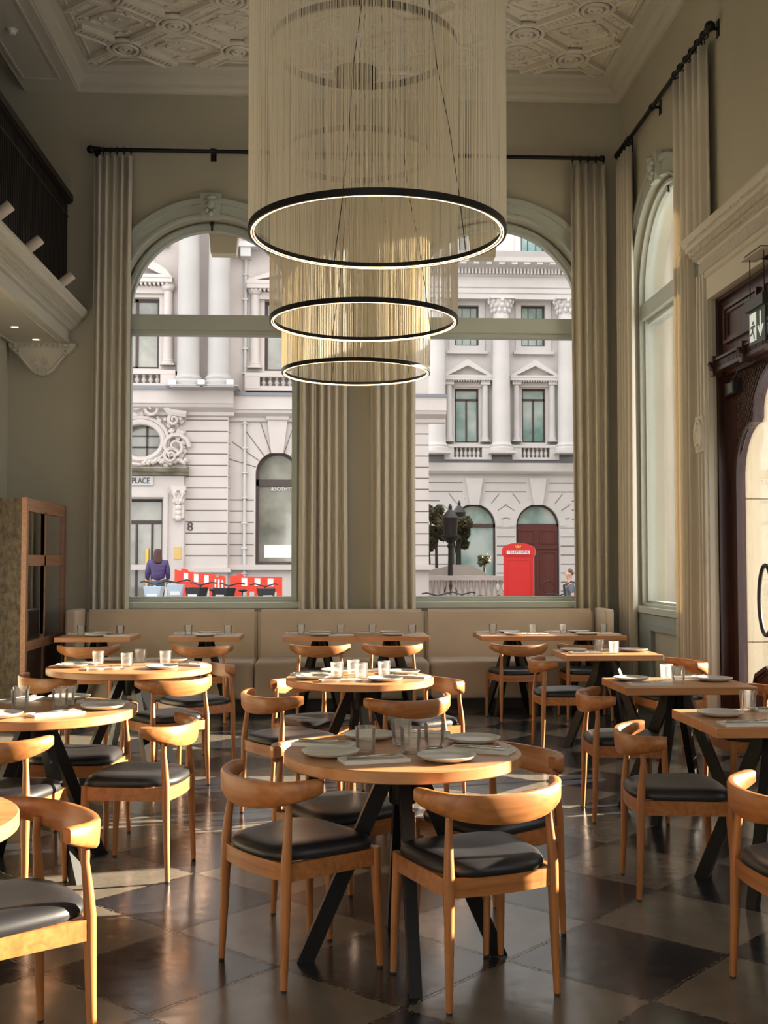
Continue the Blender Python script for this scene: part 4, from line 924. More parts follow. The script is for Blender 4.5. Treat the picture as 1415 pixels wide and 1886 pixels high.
rel_(obj('lead_flashing', fbox(fbox(NB(), -14, at(438, 1, YA)[0], zc+.0, zc+.10, YA-.35, .5), xb, rightA+.5, zc-.12, zc-.03, YA, .48), 'lead', bA), bA)
for px in (347, 403):
    x, z0 = at(px, 712, YA-.9); bm = NB(); column(bm, x, YA-.9, z0, 13.5, .33); box(bm, x-.6, x+.6, YA-1.4, YA-.3, zc+.05, z0-.05); rel_(obj('column', bm, 'colstone', bA, smooth=40), bA)
for px in (318, 371, 424):
    x, z = at(px, 704, YA-1.3); tag(rel_(obj('column_floodlight', B(x-.10, x+.10, YA-1.4, YA-1.2, z-.08, z+.06), 'paper', bA), bA))
upper_window(bA, *wl, YA-.35, True, None, 'pane'); upper_window(bA, *wrx, YA, False, None, 'pane')
bm = NB(); p0 = at(317, 522, YA); cw = (wl[0]+wl[1])/2; pediment(bm, 2*cw-p0[0]-.1, p0[0], p0[1], at(0, 488, YA)[1], YA-.35, .4, True); rel_(obj('curved_pediment', bm, 'stone', bA), bA)
bm = NB(); p0 = at(462, 527, YA); cw2 = (wrx[0]+wrx[1])/2; pediment(bm, p0[0], 2*cw2-p0[0], p0[1], at(0, 492, YA)[1], YA, .4); rel_(obj('triangular_pediment', bm, 'stone', bA), bA)
bm = NB()
for c_, hwid, Yq in ((cw, (wl[1]-wl[0])/2+.28, YA-.35), (cw2, (wrx[1]-wrx[0])/2+.28, YA)):
    for s in (-1, 1): column(bm, c_+s*hwid, Yq-.1, wl[2]+.1, wl[3]+.25, .15); blob(bm, (c_+s*hwid, Yq-.15, wl[3]+.28), .22, (1, .8, .7), 2)
rel_(obj('window_columns', bm, 'stone', bA, smooth=40), bA)
for nm, c_, hwid, Yq in (('balustrade', cw, (wl[1]-wl[0])/2+.55, YA-.35), ('balustrade', cw2, (wrx[1]-wrx[0])/2+.55, YA)):
    zt = at(0, 687, YA)[1]; zb = zc+.10; bm = NB(); box(bm, c_-hwid, c_+hwid, Yq-.45, Yq, zt-.12, zt); box(bm, c_-hwid, c_+hwid, Yq-.42, Yq, zb-.05, zb+.08)
    for s in (-1, 1): box(bm, c_+s*hwid-.22*(s > 0)*2, c_+s*hwid+.22*(s < 0)*2, Yq-.44, Yq, zb, zt)
    n = int((2*hwid-.9)/.19)
    for i in range(n): baluster(bm, c_-hwid+.55+(2*hwid-1.1)*i/(n-1), Yq-.25, zb+.08, zt-.12, .075)
    rel_(obj(nm, bm, 'stone', bA, smooth=40), bA)
x, z = at(452, 700, YA); rel_(obj('drainpipe', tube(NB(), [(x, YA-.08, .3), (x, YA-.08, 12.5)], .045, 8), 'stone2', bA), bA)
bm = NB(); 
for i in range(16): box(bm, x-.08, x+.08, YA-.14, YA, 1.1+i*.75, 1.14+i*.75)
rel_(obj('pipe_collar', bm, 'stone2', bA), bA)
# doorway
YD = YA-.35
bm = NB(); x1 = at(342, 1, YA)[0]; zt = at(0, 878, YA)[1]
prism(bm, [[(dr[1], -.9), (dr[1]+.62, -.9), (dr[1]+.62, zt), (dr[0]-1.6, zt), (dr[0]-1.6, dr[3]), (dr[1], dr[3])]], -.14, 0, FB(YD))
prism(bm, [[(dr[1]+.04, -.9), (dr[1]+.16, -.9), (dr[1]+.16, dr[3]+.16), (dr[0]-1.6, dr[3]+.16), (dr[0]-1.6, dr[3]+.04), (dr[1]+.04, dr[3]+.04)]], -.20, -.14, FB(YD))
rel_(obj('door_surround', bm, 'stone', bA), bA)
zm = at(0, 863, YA)[1]; xe = at(358, 1, YA)[0]
bm = sweep(NB(), [(0, zm-.24), (.2, zm-.22), (.25, zm-.13), (.42, zm-.12), (.5, zm-.03), (.5, zm), (0, zm+.05)], -14, xe, FB(YD)); rel_(obj('mossy_ledge', bm, 'moss', bA), bA)
bm = NB(); bx = at(334, 925, YA); box(bm, bx[0]-.16, bx[0]+.16, YD-.3, YD, bx[1]-.5, bx[1]+.35); box(bm, bx[0]-.22, bx[0]+.22, YD-.36, YD, bx[1]+.30, bx[1]+.45)
for dz, dx in ((.25, -.12), (.25, .12), (.0, -.08), (.0, .08), (-.2, 0), (-.35, 0), (-.5, 0)): blob(bm, (bx[0]+dx, YD-.3, bx[1]+dz), .10, (1, .8, 1.1), 2)
tube(bm, [(bx[0]-.15, YD-.34, bx[1]+.3), (bx[0]-.08, YD-.36, bx[1]-.0), (bx[0], YD-.34, bx[1]-.1), (bx[0]+.08, YD-.36, bx[1]), (bx[0]+.15, YD-.34, bx[1]+.3)], .04, 6)
rel_(obj('console_bracket', bm, 'stone', bA, smooth=40), bA)
s0 = at(287, 896, YA); s1 = at(287, 880, YA)
sg = rel_(obj('street_sign', B(s0[0]-3.5, s0[0], YD-.20, YD-.14, s0[1], s1[1]), 'stone2', bA), bA)
tx = at(284, 888, YA); t_ = text_mesh('sign_lettering', 'WATERLOO PLACE', .235, 'ink', sg, (0, 0, 0), (R90, 0, 0), font_scale=(.78, 1)); wd = t_.dimensions.x
t_.location = (s0[0]-.10-(max(v.co.x for v in t_.data.vertices)*.78), YD-.21, tx[1])
nb = at(353, 971, YA); text_mesh('house_number', '8', .36, 'ink', bA, (nb[0], -.37, nb[1]), (R90, 0, 0))
y0 = pr(327, 334, 1008, 1030, YA); rel_(obj('yellow_notice', B(y0[0]-.03, y0[1]+.06, YD-.16, YD-.13, y0[2], y0[3]), 'yellow', bA), bA)
dd = rel_(obj('entrance_door', prism(NB(), [rect(dr[0]-1.2, dr[1], -.9, dr[3]), rect(dr[0]-1.1, dr[1]-.09, -.8, at(0, 965, YA)[1]), rect(dr[0]-1.1, dr[1]-.09, at(0, 958, YA)[1], dr[3]-.08)], .3, .38, FB(YD)), 'frame', bA), bA)
bm = NB()
for px in (262, 290): u = at(px, 1, YA)[0]; box(bm, u-.03, u+.03, YD+.28, YD+.36, -.8, at(0, 965, YA)[1])
obj('glazing_bar', bm, 'frame', dd); obj('pane', B(dr[0]-1.2, dr[1], YD+.33, YD+.345, -.8, dr[3]), 'pane', dd)
u = at(272, 1040, YA); obj('door_handle', B(u[0]-.045, u[0]+.045, YD+.2, YD+.26, at(0, 1068, YA)[1]-.3, at(0, 1010, YA)[1]), 'gold', dd)
# ornate round window
oc = at(264, 815, YA); bm = NB()
for r0, r1, t in ((.66, .56, .09), (.80, .70, .06)): tube(bm, [(oc[0]+r0*math.cos(a*PI/14), YD-.1, oc[1]+r1*math.sin(a*PI/14)) for a in range(28)], t, 7, True)
rndo = random.Random(5)
tube(bm, [(oc[0]+.05, YD-.22, oc[1]+1.45), (oc[0]+.55, YD-.22, oc[1]+1.25), (oc[0]+.85, YD-.22, oc[1]+.85), (oc[0]+1.35, YD-.22, oc[1]+.78)], .11, 6)
for cxx, czz, rr in ((1.02, -.18, .42), (.98, .62, .2), (.35, .95, .3), (-.1, 1.1, .28), (.9, -.45, .25)):
    tube(bm, [(oc[0]+cxx+rr*(1-t*.05)*math.cos(t*.62), YD-.16-.01*t, oc[1]+czz+rr*(1-t*.05)*math.sin(t*.62)) for t in range(18)], [.075-.003*t for t in range(18)], 6)
for k in range(75):
    a = rndo.uniform(-.9, 2.2); r = rndo.uniform(.85, 1.35); xx, zz = r*math.cos(a), r*math.sin(a)*.9
    blob(bm, (oc[0]+xx, YD-.1, oc[1]+zz), rndo.uniform(.05, .11), (1, .8, 1), 1)
for k in range(20): blob(bm, (oc[0]+.1+k*.065, YD-.15, zm+.12+rndo.uniform(0, .12)), .09, (1, 1, 1), 1)
rel_(obj('carved_cartouche', bm, 'stone', bA, smooth=40), bA)
fr = rel_(obj('round_window', box(box(NB(), oc[0]-.6, oc[0]+.6, YD+.25, YD+.3, oc[1]-.17, oc[1]-.13), oc[0]+.1, oc[0]+.15, YD+.25, YD+.3, oc[1]-.5, oc[1]+.5), 'frame', bA), bA)
box(bm := NB(), oc[0]-.6, oc[0]+.6, YD+.25, YD+.3, oc[1]+.17, oc[1]+.2); obj('glazing_bar', bm, 'frame', fr)
obj('pane', B(oc[0]-.65, oc[0]+.65, YD+.31, YD+.33, oc[1]-.55, oc[1]+.55), 'pane', fr)
# upper small windows glimpsed above
bm = NB()
for px in (300, 476): x, z = at(px, 462, YA); box(bm, x-1.2, x+.25 if px < 400 else x+1.6, YA-.55, YA, z-.02, z+.14); box(bm, x-.5, x-.2, YA-.5, YA, z-.3, z)
rel_(obj('upper_sill', bm, 'stone2', bA), bA)

# ---- right building ------------------------------------------------------------------
YC = 55.0
bC = thing('building', 'pale stone classical building behind the telephone box, seen through the right window', 'building', (12, YC, 0))
def q(*a): return pr(*a, YC)
W1 = [q(838, 882, 563, 637), q(960, 1004, 563, 638)]; W1.insert(0, tuple(v-(W1[1][0]-W1[0][0])*(1 if i < 2 else 0) for i, v in enumerate(W1[0])))
W2 = [q(838, 882, 716, 815), q(962, 1005, 716, 815)]; W3 = [q(845, 880, 400, 468), q(959, 1003, 400, 470)]
A1 = (at(870, 1, YC)[0], at(985, 1, YC)[0]); ah = at(1024, 1, YC)[0]-A1[1]; az = at(0, 926, YC)[1]-ah; ab = -1.2
zL = at(0, 850, YC)[1]; zE = at(0, 545, YC)[1]; z475 = at(0, 476, YC)[1]
bx0, bx1 = rightA-1, 24
facade(bC, 'wall', rect(bx0, bx1, -1.5, 24), [rect(*w_) for w_ in W1[1:]+W2+W3]+[arch(c, ah, ab, az, 18) for c in A1], YC, 'stone2', .6)
for w_ in W1[1:]: upper_window(bC, *w_, YC, False, None, 'pane2', .2, (3, 3))
for w_ in W3: upper_window(bC, *w_, YC, False, None, 'pane2', .2, (3, 2))
for w_ in W2: upper_window(bC, *w_, YC, True, w_[2]+(w_[3]-w_[2])*.80, 'pane2', .2)
bm = NB()
for w_ in W1[1:]+W3:
    prism(bm, [rect(w_[0]-.28, w_[1]+.28, w_[2]-.28, w_[3]+.28), rect(w_[0], w_[1], w_[2], w_[3])], -.08, 0, FB(YC)); box(bm, w_[0]-.4, w_[1]+.4, YC-.25, YC, w_[2]-.42, w_[2]-.28)
rel_(obj('window_surrounds', bm, 'stone2', bC), bC)
for w_ in W2:
    c_ = (w_[0]+w_[1])/2; hw_ = (w_[1]-w_[0])/2; bm = NB(); zt = w_[3]
    pediment(bm, c_-1.13, c_+1.13, at(0, 690, YC)[1], at(0, 660, YC)[1], YC, .5); rel_(obj('triangular_pediment', bm, 'stone2', bC), bC)
    bm = NB()
    for s in (-1, 1): column(bm, c_+s*(hw_+.3), YC-.18, w_[2]+.05, zt+.15, .17); box(bm, c_+s*(hw_+.3)-.22, c_+s*(hw_+.3)+.22, YC-.38, YC, zt+.15, zt+.35)
    rel_(obj('window_columns', bm, 'stone2', bC, smooth=40), bC)
    bm = NB(); z0, z1 = at(0, 840, YC)[1], at(0, 816, YC)[1]; box(bm, c_-1.15, c_+1.15, YC-.5, YC, z1-.14, z1); box(bm, c_-1.15, c_+1.15, YC-.5, YC, z0-.1, z0)
    for s in (-1, 1): box(bm, c_+s*.92-.23, c_+s*.92+.23, YC-.48, YC, z0, z1)
    for i in range(6): baluster(bm, c_-.52+i*.208, YC-.3, z0, z1-.14, .09)
    rel_(obj('balustrade', bm, 'stone2', bC, smooth=40), bC)
for px in (805, 924, 1045):
    x, z0 = at(px, 832, YC-.6); zt = at(0, 575, YC)[1]; bm = NB(); column(bm, x, YC-.6, z0, zt, .44); rel_(obj('column', bm, 'stone2', bC, smooth=40), bC)
    bm = NB(); rk = random.Random(px)
    lathe(bm, [(.36, 0), (.40, .3), (.52, .62), (.55, .75)], 16, (x, YC-.6, zt-.02)); box(bm, x-.6, x+.6, YC-1.2, YC, zt+.70, zt+.82)
    for row, (zz, rr, nn) in enumerate(((.18, .42, 10), (.42, .47, 10), (.64, .56, 8))):
        for i in range(nn): a = 2*PI*(i+row*.5)/nn; blob(bm, (x+rr*math.cos(a), YC-.6+rr*math.sin(a), zt+zz), .12, (.9, .9, 1.2), 1)
    rel_(obj('capital', bm, 'stone2', bC, smooth=40), bC)
bm = NB(); P = [(0, zE-.0), (.62, zE+.0), (.62, zE+.25), (.68, zE+.28), (.68, zE+.5), (.75, zE+.55), (.60, zE+.6), (.60, at(0, 504, YC)[1]), (.70, at(0, 503, YC)[1]), (.75, at(0, 497, YC)[1]), (.95, at(0, 488, YC)[1]), (1.5, at(0, 484, YC)[1]), (1.55, z475), (1.7, z475+.25), (0, z475+.4)]
sweep(bm, P, bx0, bx1, FB(YC)); z_ = at(0, 501, YC)[1]
for i in range(110): u = bx0+i*.17; box(bm, u, u+.09, YC-.98, YC-.7, z_, z_+.25)
for i in range(32): u = bx0+i*.62; box(bm, u, u+.28, YC-1.45, YC-.9, at(0, 488, YC)[1], at(0, 483, YC)[1])
rel_(obj('entablature', bm, 'stone2', bC), bC)
bm = sweep(NB(), [(0, zL-.55), (.25, zL-.5), (.4, zL-.38), (.42, zL), (0, zL+.05)], bx0, bx1, FB(YC)); rel_(obj('string_course', bm, 'stone2', bC), bC)
rel_(obj('lead_flashing', fbox(NB(), bx0, bx1, zL, zL+.3, YC, .35), 'lead', bC), bC)
J = NB()
for i in range(13):
    z = at(0, 886+17*i, YC)[1]
    xs = [bx0, bx1]
    segs = []; cur = bx0
    for c in A1:
        m_ = ah+.62 if z > az else ah+.05
        if z > az+ah+.2: m_ = .55
        segs.append((cur, c-m_)); cur = c+m_
    segs.append((cur, bx1))
    for a, b in segs:
        if b > a+.1: groove(J, a, b, z, YC, .05)
for c in A1:
    for i in range(-4, 5):
        if i == 0: continue
        a = PI/2-i*.33; rr_ = ah+(.35, .35, .95, .85, .55)[abs(i)]; bar(J, (c+(ah+.02)*math.cos(a), YC, az+(ah+.02)*math.sin(a)), (c+rr_*math.cos(a), YC, az+rr_*math.sin(a)), .02, .05, (0, 1, 0))
rel_(obj('rustication_joints', J, 'joint', bC), bC)
bm = NB()
for c in A1: prism(bm, [[(c-.22, az+ah-.05), (c+.22, az+ah-.05), (c+.42, az+ah+1.25), (c-.42, az+ah+1.25)]], -.2, 0, FB(YC)); prism(bm, [[(c-(ah+.32)*math.cos(PI*i/20), az+(ah+.32)*math.sin(PI*i/20)) for i in range(21)]+[(c+ah*math.cos(PI*i/20), az+ah*math.sin(PI*i/20)) for i in range(21)]][:1], -.03, 0, FB(YC))
rel_(obj('keystone', bm, 'stone2', bC), bC)
for k, c in enumerate(A1):
    bm = prism(NB(), [arch(c, ah, ab, az, 18), arch(c, ah-.1, ab+.1, az, 18)], .2, .35, FB(YC)); zt = at(0, 966, YC)[1]; box(bm, c-ah, c+ah, YC+.2, YC+.34, zt-.1, zt+.08)
    fr = rel_(obj('arched_window' if k == 0 else 'arched_doorway', bm, 'frame', bC), bC)
    obj('pane', prism(NB(), [arch(c, ah-.05, ab+.05, az, 18)], .27, .29, FB(YC)), 'pane2', fr)
    if k:
        bm = B(c-ah+.08, c+ah-.08, YC+.16, YC+.26, ab, zt)
        for s in (-1, 1):
            for z0, z1 in ((ab+.3, 2.0), (zt-.9, zt-.2)): prism(bm, [rect(c+s*ah*.5-.42, c+s*ah*.5+.42, z0, z1), rect(c+s*ah*.5-.34, c+s*ah*.5+.34, z0+.08, z1-.08)], .12, .16, FB(YC))
            tube(bm, [(c+s*ah*.5+.3*math.cos(a*PI/8), YC+.15, .25+.3*math.sin(a*PI/8)) for a in range(16)], .03, 5, True)
        box(bm, c-ah+.08, c+ah-.08, YC+.10, YC+.2, zt-1.15, zt-1.0)
        obj('door_panel', bm, 'maroon', fr)

# ---- sunlit corner building seen through the side window --------------------------------
bD = thing('building', 'warm sunlit stone building with deep joints, seen through the side window and doors', 'building', (6.62, 28, 0))
d1 = Vector((1, .62, 0)).normalized(); n1 = Vector((d1.y, -d1.x, 0)); o1 = Vector((6.62, 28, 0))
FD = lambda u, v, d: tuple(o1+d1*u-n1*d+Vector((0, 0, v)))
rel_(obj('wall', prism(NB(), [rect(0, 11, -2, 20)], 0, .5, FD), 'stone3', bD), bD)
bm = NB()
for i in range(30):
    z = -.8+i*.98
    for k in range(4): 
        u = .75+k*2.6; prism(bm, [rect(u, u+.75, z, z+.07)], -.0, -.03, FD)
rel_(obj('quoin_course', bm, mat('warm_joint', (.36, .29, .19), .9), bD), bD)
bE = thing('building', 'unseen pale stone block added across the side street to shade the street', 'building', (20.5, 32, 0))  # out of view, added to keep direct sun off the street
bm = NB(); prism(bm, [rect(15.2, 52, -2, 17)]+[rect(17+k*4, 18.8+k*4, 1+r_*4, 3.6+r_*4) for k in range(8) for r_ in range(4)], 0, .6, FR(20.5)); rel_(obj('wall', bm, 'stone', bE), bE)
for k in range(8):
    for r_ in range(4): rel_(obj('window', B(20.8, 20.85, 17+k*4, 18.8+k*4, 1+r_*4, 3.6+r_*4), 'pane', bE), bE)
rel_(obj('cornice', B(20.1, 21.2, 15.0, 52.2, 16.6, 17.2), 'stone', bE), bE)
pp = thing('stone_pier', 'warm stone pier of large blocks just outside the glazed doors', 'pier', (3.7, 9.6, -.4))
for i in range(5): rel_(obj('stone_block', B(3.50, 3.98, 9.47, 9.72, -.45+i*1.22, .77+i*1.22-.012), 'stone3', pp), pp)
rel_(obj('mortar', B(3.51, 3.97, 9.48, 9.71, -.45, 5.6), mat('mortar', (.28, .22, .14), .9), pp), pp)

# ================================================================== STREET THINGS
# telephone box
px0, _z = at(956, 1000, 33.6); g0 = GZ(px0)
tb = thing('telephone_box', 'red telephone box with crown and sign outside the right window', 'telephone box', (px0, 33.6, g0), math.radians(-12))
H = 2.5; w_ = .44
obj('body', B(-w_, w_, -w_, w_, 0, H-.36), 'red', tb)
bm = NB(); prism(bm, [[(-.47, H-.24), (.47, H-.24)]+[(.47*math.cos(PI*i/14), H-.20+.18*math.sin(PI*i/14)) for i in range(15)]], -.47, .47, lambda u, v, d: (u, d, v)); box(bm, -.48, .48, -.48, .48, H-.38, H-.2); box(bm, -.46, .46, -.46, .46, H-.42, H-.38)
obj('roof', bm, 'red', tb)
sgn = obj('lit_sign', B(-.34, .34, -.487, -.475, H-.35, H-.24), 'paper', tb); text_mesh('sign_lettering', 'TELEPHONE', .115, 'ink', sgn, (0, -.49, H-.295), (R90, 0, 0), .003)
bm = NB(); prism(bm, [[(-.07, H-.17), (.07, H-.17), (.09, H-.08), (.04, H-.12), (0, H-.07), (-.04, H-.12), (-.09, H-.08)]], -.485, -.47, lambda u, v, d: (u, d, v)); obj('crown', bm, 'gold', tb)
bm = NB()
prism(bm, [rect(-.36, .36, .15, H-.5), rect(-.33, .33, .18, H-.53)], -.455, -.44, lambda u, v, d: (u, d, v)); obj('door_moulding', bm, 'red', tb)
# street lamp + lantern
def lamp(px, Y, top, lab):
    x, _ = at(px, 1, Y); g = GZ(x); r = thing('street_lamp', lab, 'street lamp', (x, Y, g), 0, 'black street lamps'); zt = at(px, top, Y)[1]-g
    obj('post', lathe(NB(), [(.34, 0), (.34, .25), (.24, .45), (.26, .8), (.15, 1.0), (.09, 1.3), (.075, zt-1.6), (.12, zt-1.5), (.07, zt-1.4)], 16), 'iron', r, smooth=40)
    obj('lantern', lathe(NB(), [(.10, zt-1.4), (.34, zt-1.2), (.36, zt-1.12), (.24, zt-1.1), (.28, zt-.55), (.30, zt-.5), (.16, zt-.3), (.06, zt-.2), (.07, zt-.1), (.02, zt)], 16), 'iron', r, smooth=30)
lamp(827, 40, 928, 'black iron street lamp in front of the trees, nearer of the two'); lamp(843, 47, 922, 'black iron street lamp behind the trees, farther of the two')
def tree(px, Y, py0, py1, hwpx, lab, seed, n=2600):
    x, zt = at(px, py0, Y); _, zb = at(px, py1, Y); g = GZ(x); r = thing('tree', lab, 'tree', (x, Y, g), 0, 'small trees by the balustrade'); rnd = random.Random(seed)
    hw = hwpx*Y/2080; zc_ = (zt+zb)/2-g; hz = (zt-zb)/2
    obj('trunk', tube(tube(tube(NB(), [(0, 0, 0), (.04, 0, 1), (0, .03, zc_)], [.09, .07, .04], 7), [(0, 0, zc_-hz), (hw*.5, 0, zc_+hz*.3)], [.05, .02], 5), [(0, 0, zc_-hz), (-hw*.5, 0, zc_+hz*.2)], [.05, .02], 5), 'bark', r)
    bm = NB(); cl = [(rnd.uniform(-.62, .62)*hw, rnd.uniform(-.6, .6)*hw, zc_+rnd.uniform(-.62, .62)*hz, rnd.uniform(.32, .5)*hw) for _ in range(13)]
    for k in range(n):
        c = rnd.choice(cl); v = Vector((rnd.gauss(0, 1), rnd.gauss(0, 1), rnd.gauss(0, 1))).normalized()*c[3]*rnd.uniform(.75, 1.08); p = Vector(c[:3])+v
        a = Vector((rnd.uniform(-1, 1), rnd.uniform(-1, 1), rnd.uniform(-1, 1))).normalized(); b = a.cross(v).normalized(); s = rnd.uniform(.05, .10)
        vs = [bm.verts.new(p+a*s), bm.verts.new(p+b*s*.5), bm.verts.new(p-a*s), bm.verts.new(p-b*s*.5)]; bm.faces.new(vs)
    obj('foliage', bm, 'leaf', r)
tree(803, 43, 918, 1012, 23, 'small bushy dark tree at the left of the right window view', 1, 4200)
tree(842, 44, 934, 1022, 27, 'small bushy tree between the street lamp and the arched window', 2, 4200)
tree(790, 45, 960, 1020, 16, 'low reddish green tree partly behind the stone building corner', 3, 1800)
tree(892, 50, 1022, 1045, 12, 'low shrub above the curved ramp wall', 4, 700)
# stone balustrade with ramp
Yb = 36.0; x0, _ = at(760, 1, Yb); x0 = max(x0, rightA+.06); x1, _ = at(926, 1, Yb); g = GZ((x0+x1)/2)
bl = thing('stone_balustrade', 'pale stone balustrade beside the telephone box', 'balustrade', ((x0+x1)/2, Yb, g)); zt = at(0, 1061, Yb)[1]; 
rel_(obj('coping', B(x0, x1, Yb-.2, Yb+.2, zt-.14, zt), 'stone', bl), bl); rel_(obj('base', B(x0, x1, Yb-.2, Yb+.2, g-.2, zt-.95), 'stone', bl), bl)
for i in range(13): bm = NB(); baluster(bm, x0+.15+(x1-x0-.3)*i/12, Yb, zt-.96, zt-.14, .10); rel_(obj('baluster', bm, 'stone', bl, smooth=40), bl)
Yw = 41.0; p = [at(px, py, Yw) for px, py in ((780, 1052), (838, 1040), (868, 1041), (885, 1050), (905, 1060), (905, 1110), (780, 1110))]
rw = tag(obj('ramp_wall', prism(NB(), [[(a, b) for a, b in p]], 0, .4, FB(Yw)), 'stone'), 'pale stone ramp wall behind the balustrade and lamps', 'wall')
# people
def body(name, nodes, edges, m, parent, subs=2):
    me = bpy.data.meshes.new(name); me.from_pydata([n[0] for n in nodes], edges, []); o = bpy.data.objects.new(name, me); COL.objects.link(o)
    md = o.modifiers.new('s', 'SKIN'); me.skin_vertices[0].data[0].use_root = True
    for i, n in enumerate(nodes): r = n[1]; me.skin_vertices[0].data[i].radius = r if isinstance(r, tuple) else (r, r)
    sd_ = o.modifiers.new('d', 'SUBSURF'); sd_.levels = subs; sd_.render_levels = subs
    dg = bpy.context.evaluated_depsgraph_get(); m2 = bpy.data.meshes.new_from_object(o.evaluated_get(dg)); bpy.data.objects.remove(o)
    m2.materials.clear(); m2.materials.append(M[m]); o = bpy.data.objects.new(name, m2); COL.objects.link(o); o.parent = parent
    for p in m2.polygons: p.use_smooth = True
    return o
def person(x, y, rz, lab, armbend, top, hair, long_hair, build):
    r = thing('person', lab, 'person', (x, y, GZ(x)), rz)
    k = build; N_ = [((0, 0, .95), (.14, .11)), ((0, 0, 1.15), (.13, .10)), ((0, 0, 1.36), (.16, .10)), ((0, .0, 1.46), .06), ((0, .01, 1.52), .05), ((0, .02, 1.60), (.075, .09)), ((0, .02, 1.68), (.07, .085))]
    E_ = [(0, 1), (1, 2), (2, 3), (3, 4), (4, 5), (5, 6)]
    for s in (-1, 1):
        b = len(N_); st_ = s*.12
        N_ += [((s*.09, 0, .86), .095), ((s*.09, st_+.04, .50), .06), ((s*.09, st_*1.6-.05, .10), .042), ((s*.09, st_*1.6+.10, .04), .035)]; E_ += [(0, b), (b, b+1), (b+1, b+2), (b+2, b+3)]
        b = len(N_)
        el = (s*.24, -.02, 1.12) if not armbend else (s*.22, -.04, 1.12); ha = (s*.20, .22, 1.08) if armbend else (s*.24, .08, .90); hb = (s*.17, .30, 1.10) if armbend else (s*.23, .11, .82)
        N_ += [((s*.18, 0, 1.39), .055), (el, .042), (ha, .030), (hb, (.035, .018))]; E_ += [(2, b), (b, b+1), (b+1, b+2), (b+2, b+3)]
        for f in range(4):
            c = len(N_); d = Vector(hb); o_ = Vector(((f-1.5)*.018, .0, 0)); t = Vector((0, .05, .0)) if armbend else Vector((0, .01, -.05))
            N_ += [(tuple(d+o_+t*.7), .009), (tuple(d+o_+t*(1.4-.1*abs(f-1.5))+Vector((0, 0, -.012))), .008)]; E_ += [(b+3, c), (c, c+1)]
        c = len(N_); N_ += [(tuple(Vector(ha).lerp(Vector(hb), .7)+Vector((-s*.035, 0, .01))), .010)]; E_ += [(b+3, c)]
    bd = body('body', N_, E_, 'skin', r, 2)
    bm = NB()
    for s in (-1, 1): blob(bm, (s*.03, .105, 1.635), .011, sub=1); blob(bm, (s*.078, .015, 1.62), .022, (.4, 1, 1.3), 1)
    blob(bm, (0, .118, 1.61), .014, (.8, 1, 1.5), 1); obj('face_features', bm, 'skin', r, smooth=1)
    # torso garment with sleeves
    P = [((0, 0, .88), (.165, .125)), ((0, 0, 1.10), (.16, .12)), ((0, 0, 1.36), (.185, .12)), ((0, 0, 1.445), (.09, .08))]; E2 = [(0, 1), (1, 2), (2, 3)]
    if top == 'puffer': P = [(a, tuple(v*1.22 for v in b_)) for a, b_ in P]
    for s in (-1, 1):
        b = len(P); el = (s*.22, -.04, 1.12) if armbend else (s*.25, -.02, 1.12)
        if top == 'puffer': P += [((s*.20, 0, 1.38), .085), (el, .075), ((s*.255, .06, .93), .055)]; E2 += [(2, b), (b, b+1), (b+1, b+2)]
        else: P += [((s*.185, 0, 1.385), .075), ((s*.21, -.02, 1.20), .062)]; E2 += [(2, b), (b, b+1)]
    body('jacket' if top == 'puffer' else 'shirt', P, E2, top, r)
    P = [((0, 0, .98), (.15, .12)), ((0, 0, .88), (.15, .12))]; E2 = [(0, 1)]
    for s in (-1, 1): b = len(P); st_ = s*.12; P += [((s*.09, .0, .80), .11), ((s*.09, st_+.04, .48), .075), ((s*.09, st_*1.6-.05, .14), .06)]; E2 += [(1, b), (b, b+1), (b+1, b+2)]
    body('trousers', P, E2, 'denim', r)
    if long_hair: body('hair', [((0, .0, 1.715), (.09, .085)), ((0, -.03, 1.66), (.105, .095)), ((0, -.06, 1.55), (.115, .07)), ((0, -.10, 1.42), (.12, .045)), ((0, -.12, 1.34), (.09, .03))], [(0, 1), (1, 2), (2, 3), (3, 4)], hair, r)
    else: body('hair', [((0, .04, 1.72), (.07, .045)), ((0, -.01, 1.715), (.085, .06)), ((0, -.05, 1.66), (.075, .045)), ((0, -.06, 1.60), (.06, .03))], [(0, 1), (1, 2), (2, 3)], hair, r)
    return r
xw, _ = at(300, 1, 30); wm = person(xw, 30, math.radians(8), 'person with long auburn hair in a purple puffer jacket, seen from behind', False, 'puffer', 'hair', True, 1); wm.scale = (1.05, 1.05, 1.03); wm.location.z = GZ(xw)+.0
xm, _ = at(1042, 1, 24.5); mn = person(xm, 24.5, math.radians(84), 'person in a grey shirt with a black backpack walking left past the right window', True, 'tee', 'hair2', False, 1)
bm = B(-.15, .15, -.30, -.12, 1.0, 1.42); bmesh.ops.bevel(bm, geom=bm.edges[:], offset=.05, segments=3, affect='EDGES'); bk = tag(obj('backpack', bm, 'rubber', smooth=50), 'black backpack on the back of the person walking left', 'backpack')
bk.location = mn.location; bk.rotation_euler = mn.rotation_euler
bm = NB()
for s in (-1, 1): tube(bm, [(s*.10, -.14, 1.42), (s*.11, -.02, 1.47), (s*.12, .13, 1.38), (s*.13, .11, 1.15), (s*.13, -.13, 1.05)], .015, 6)
obj('shoulder_strap', bm, 'rubber', bk)
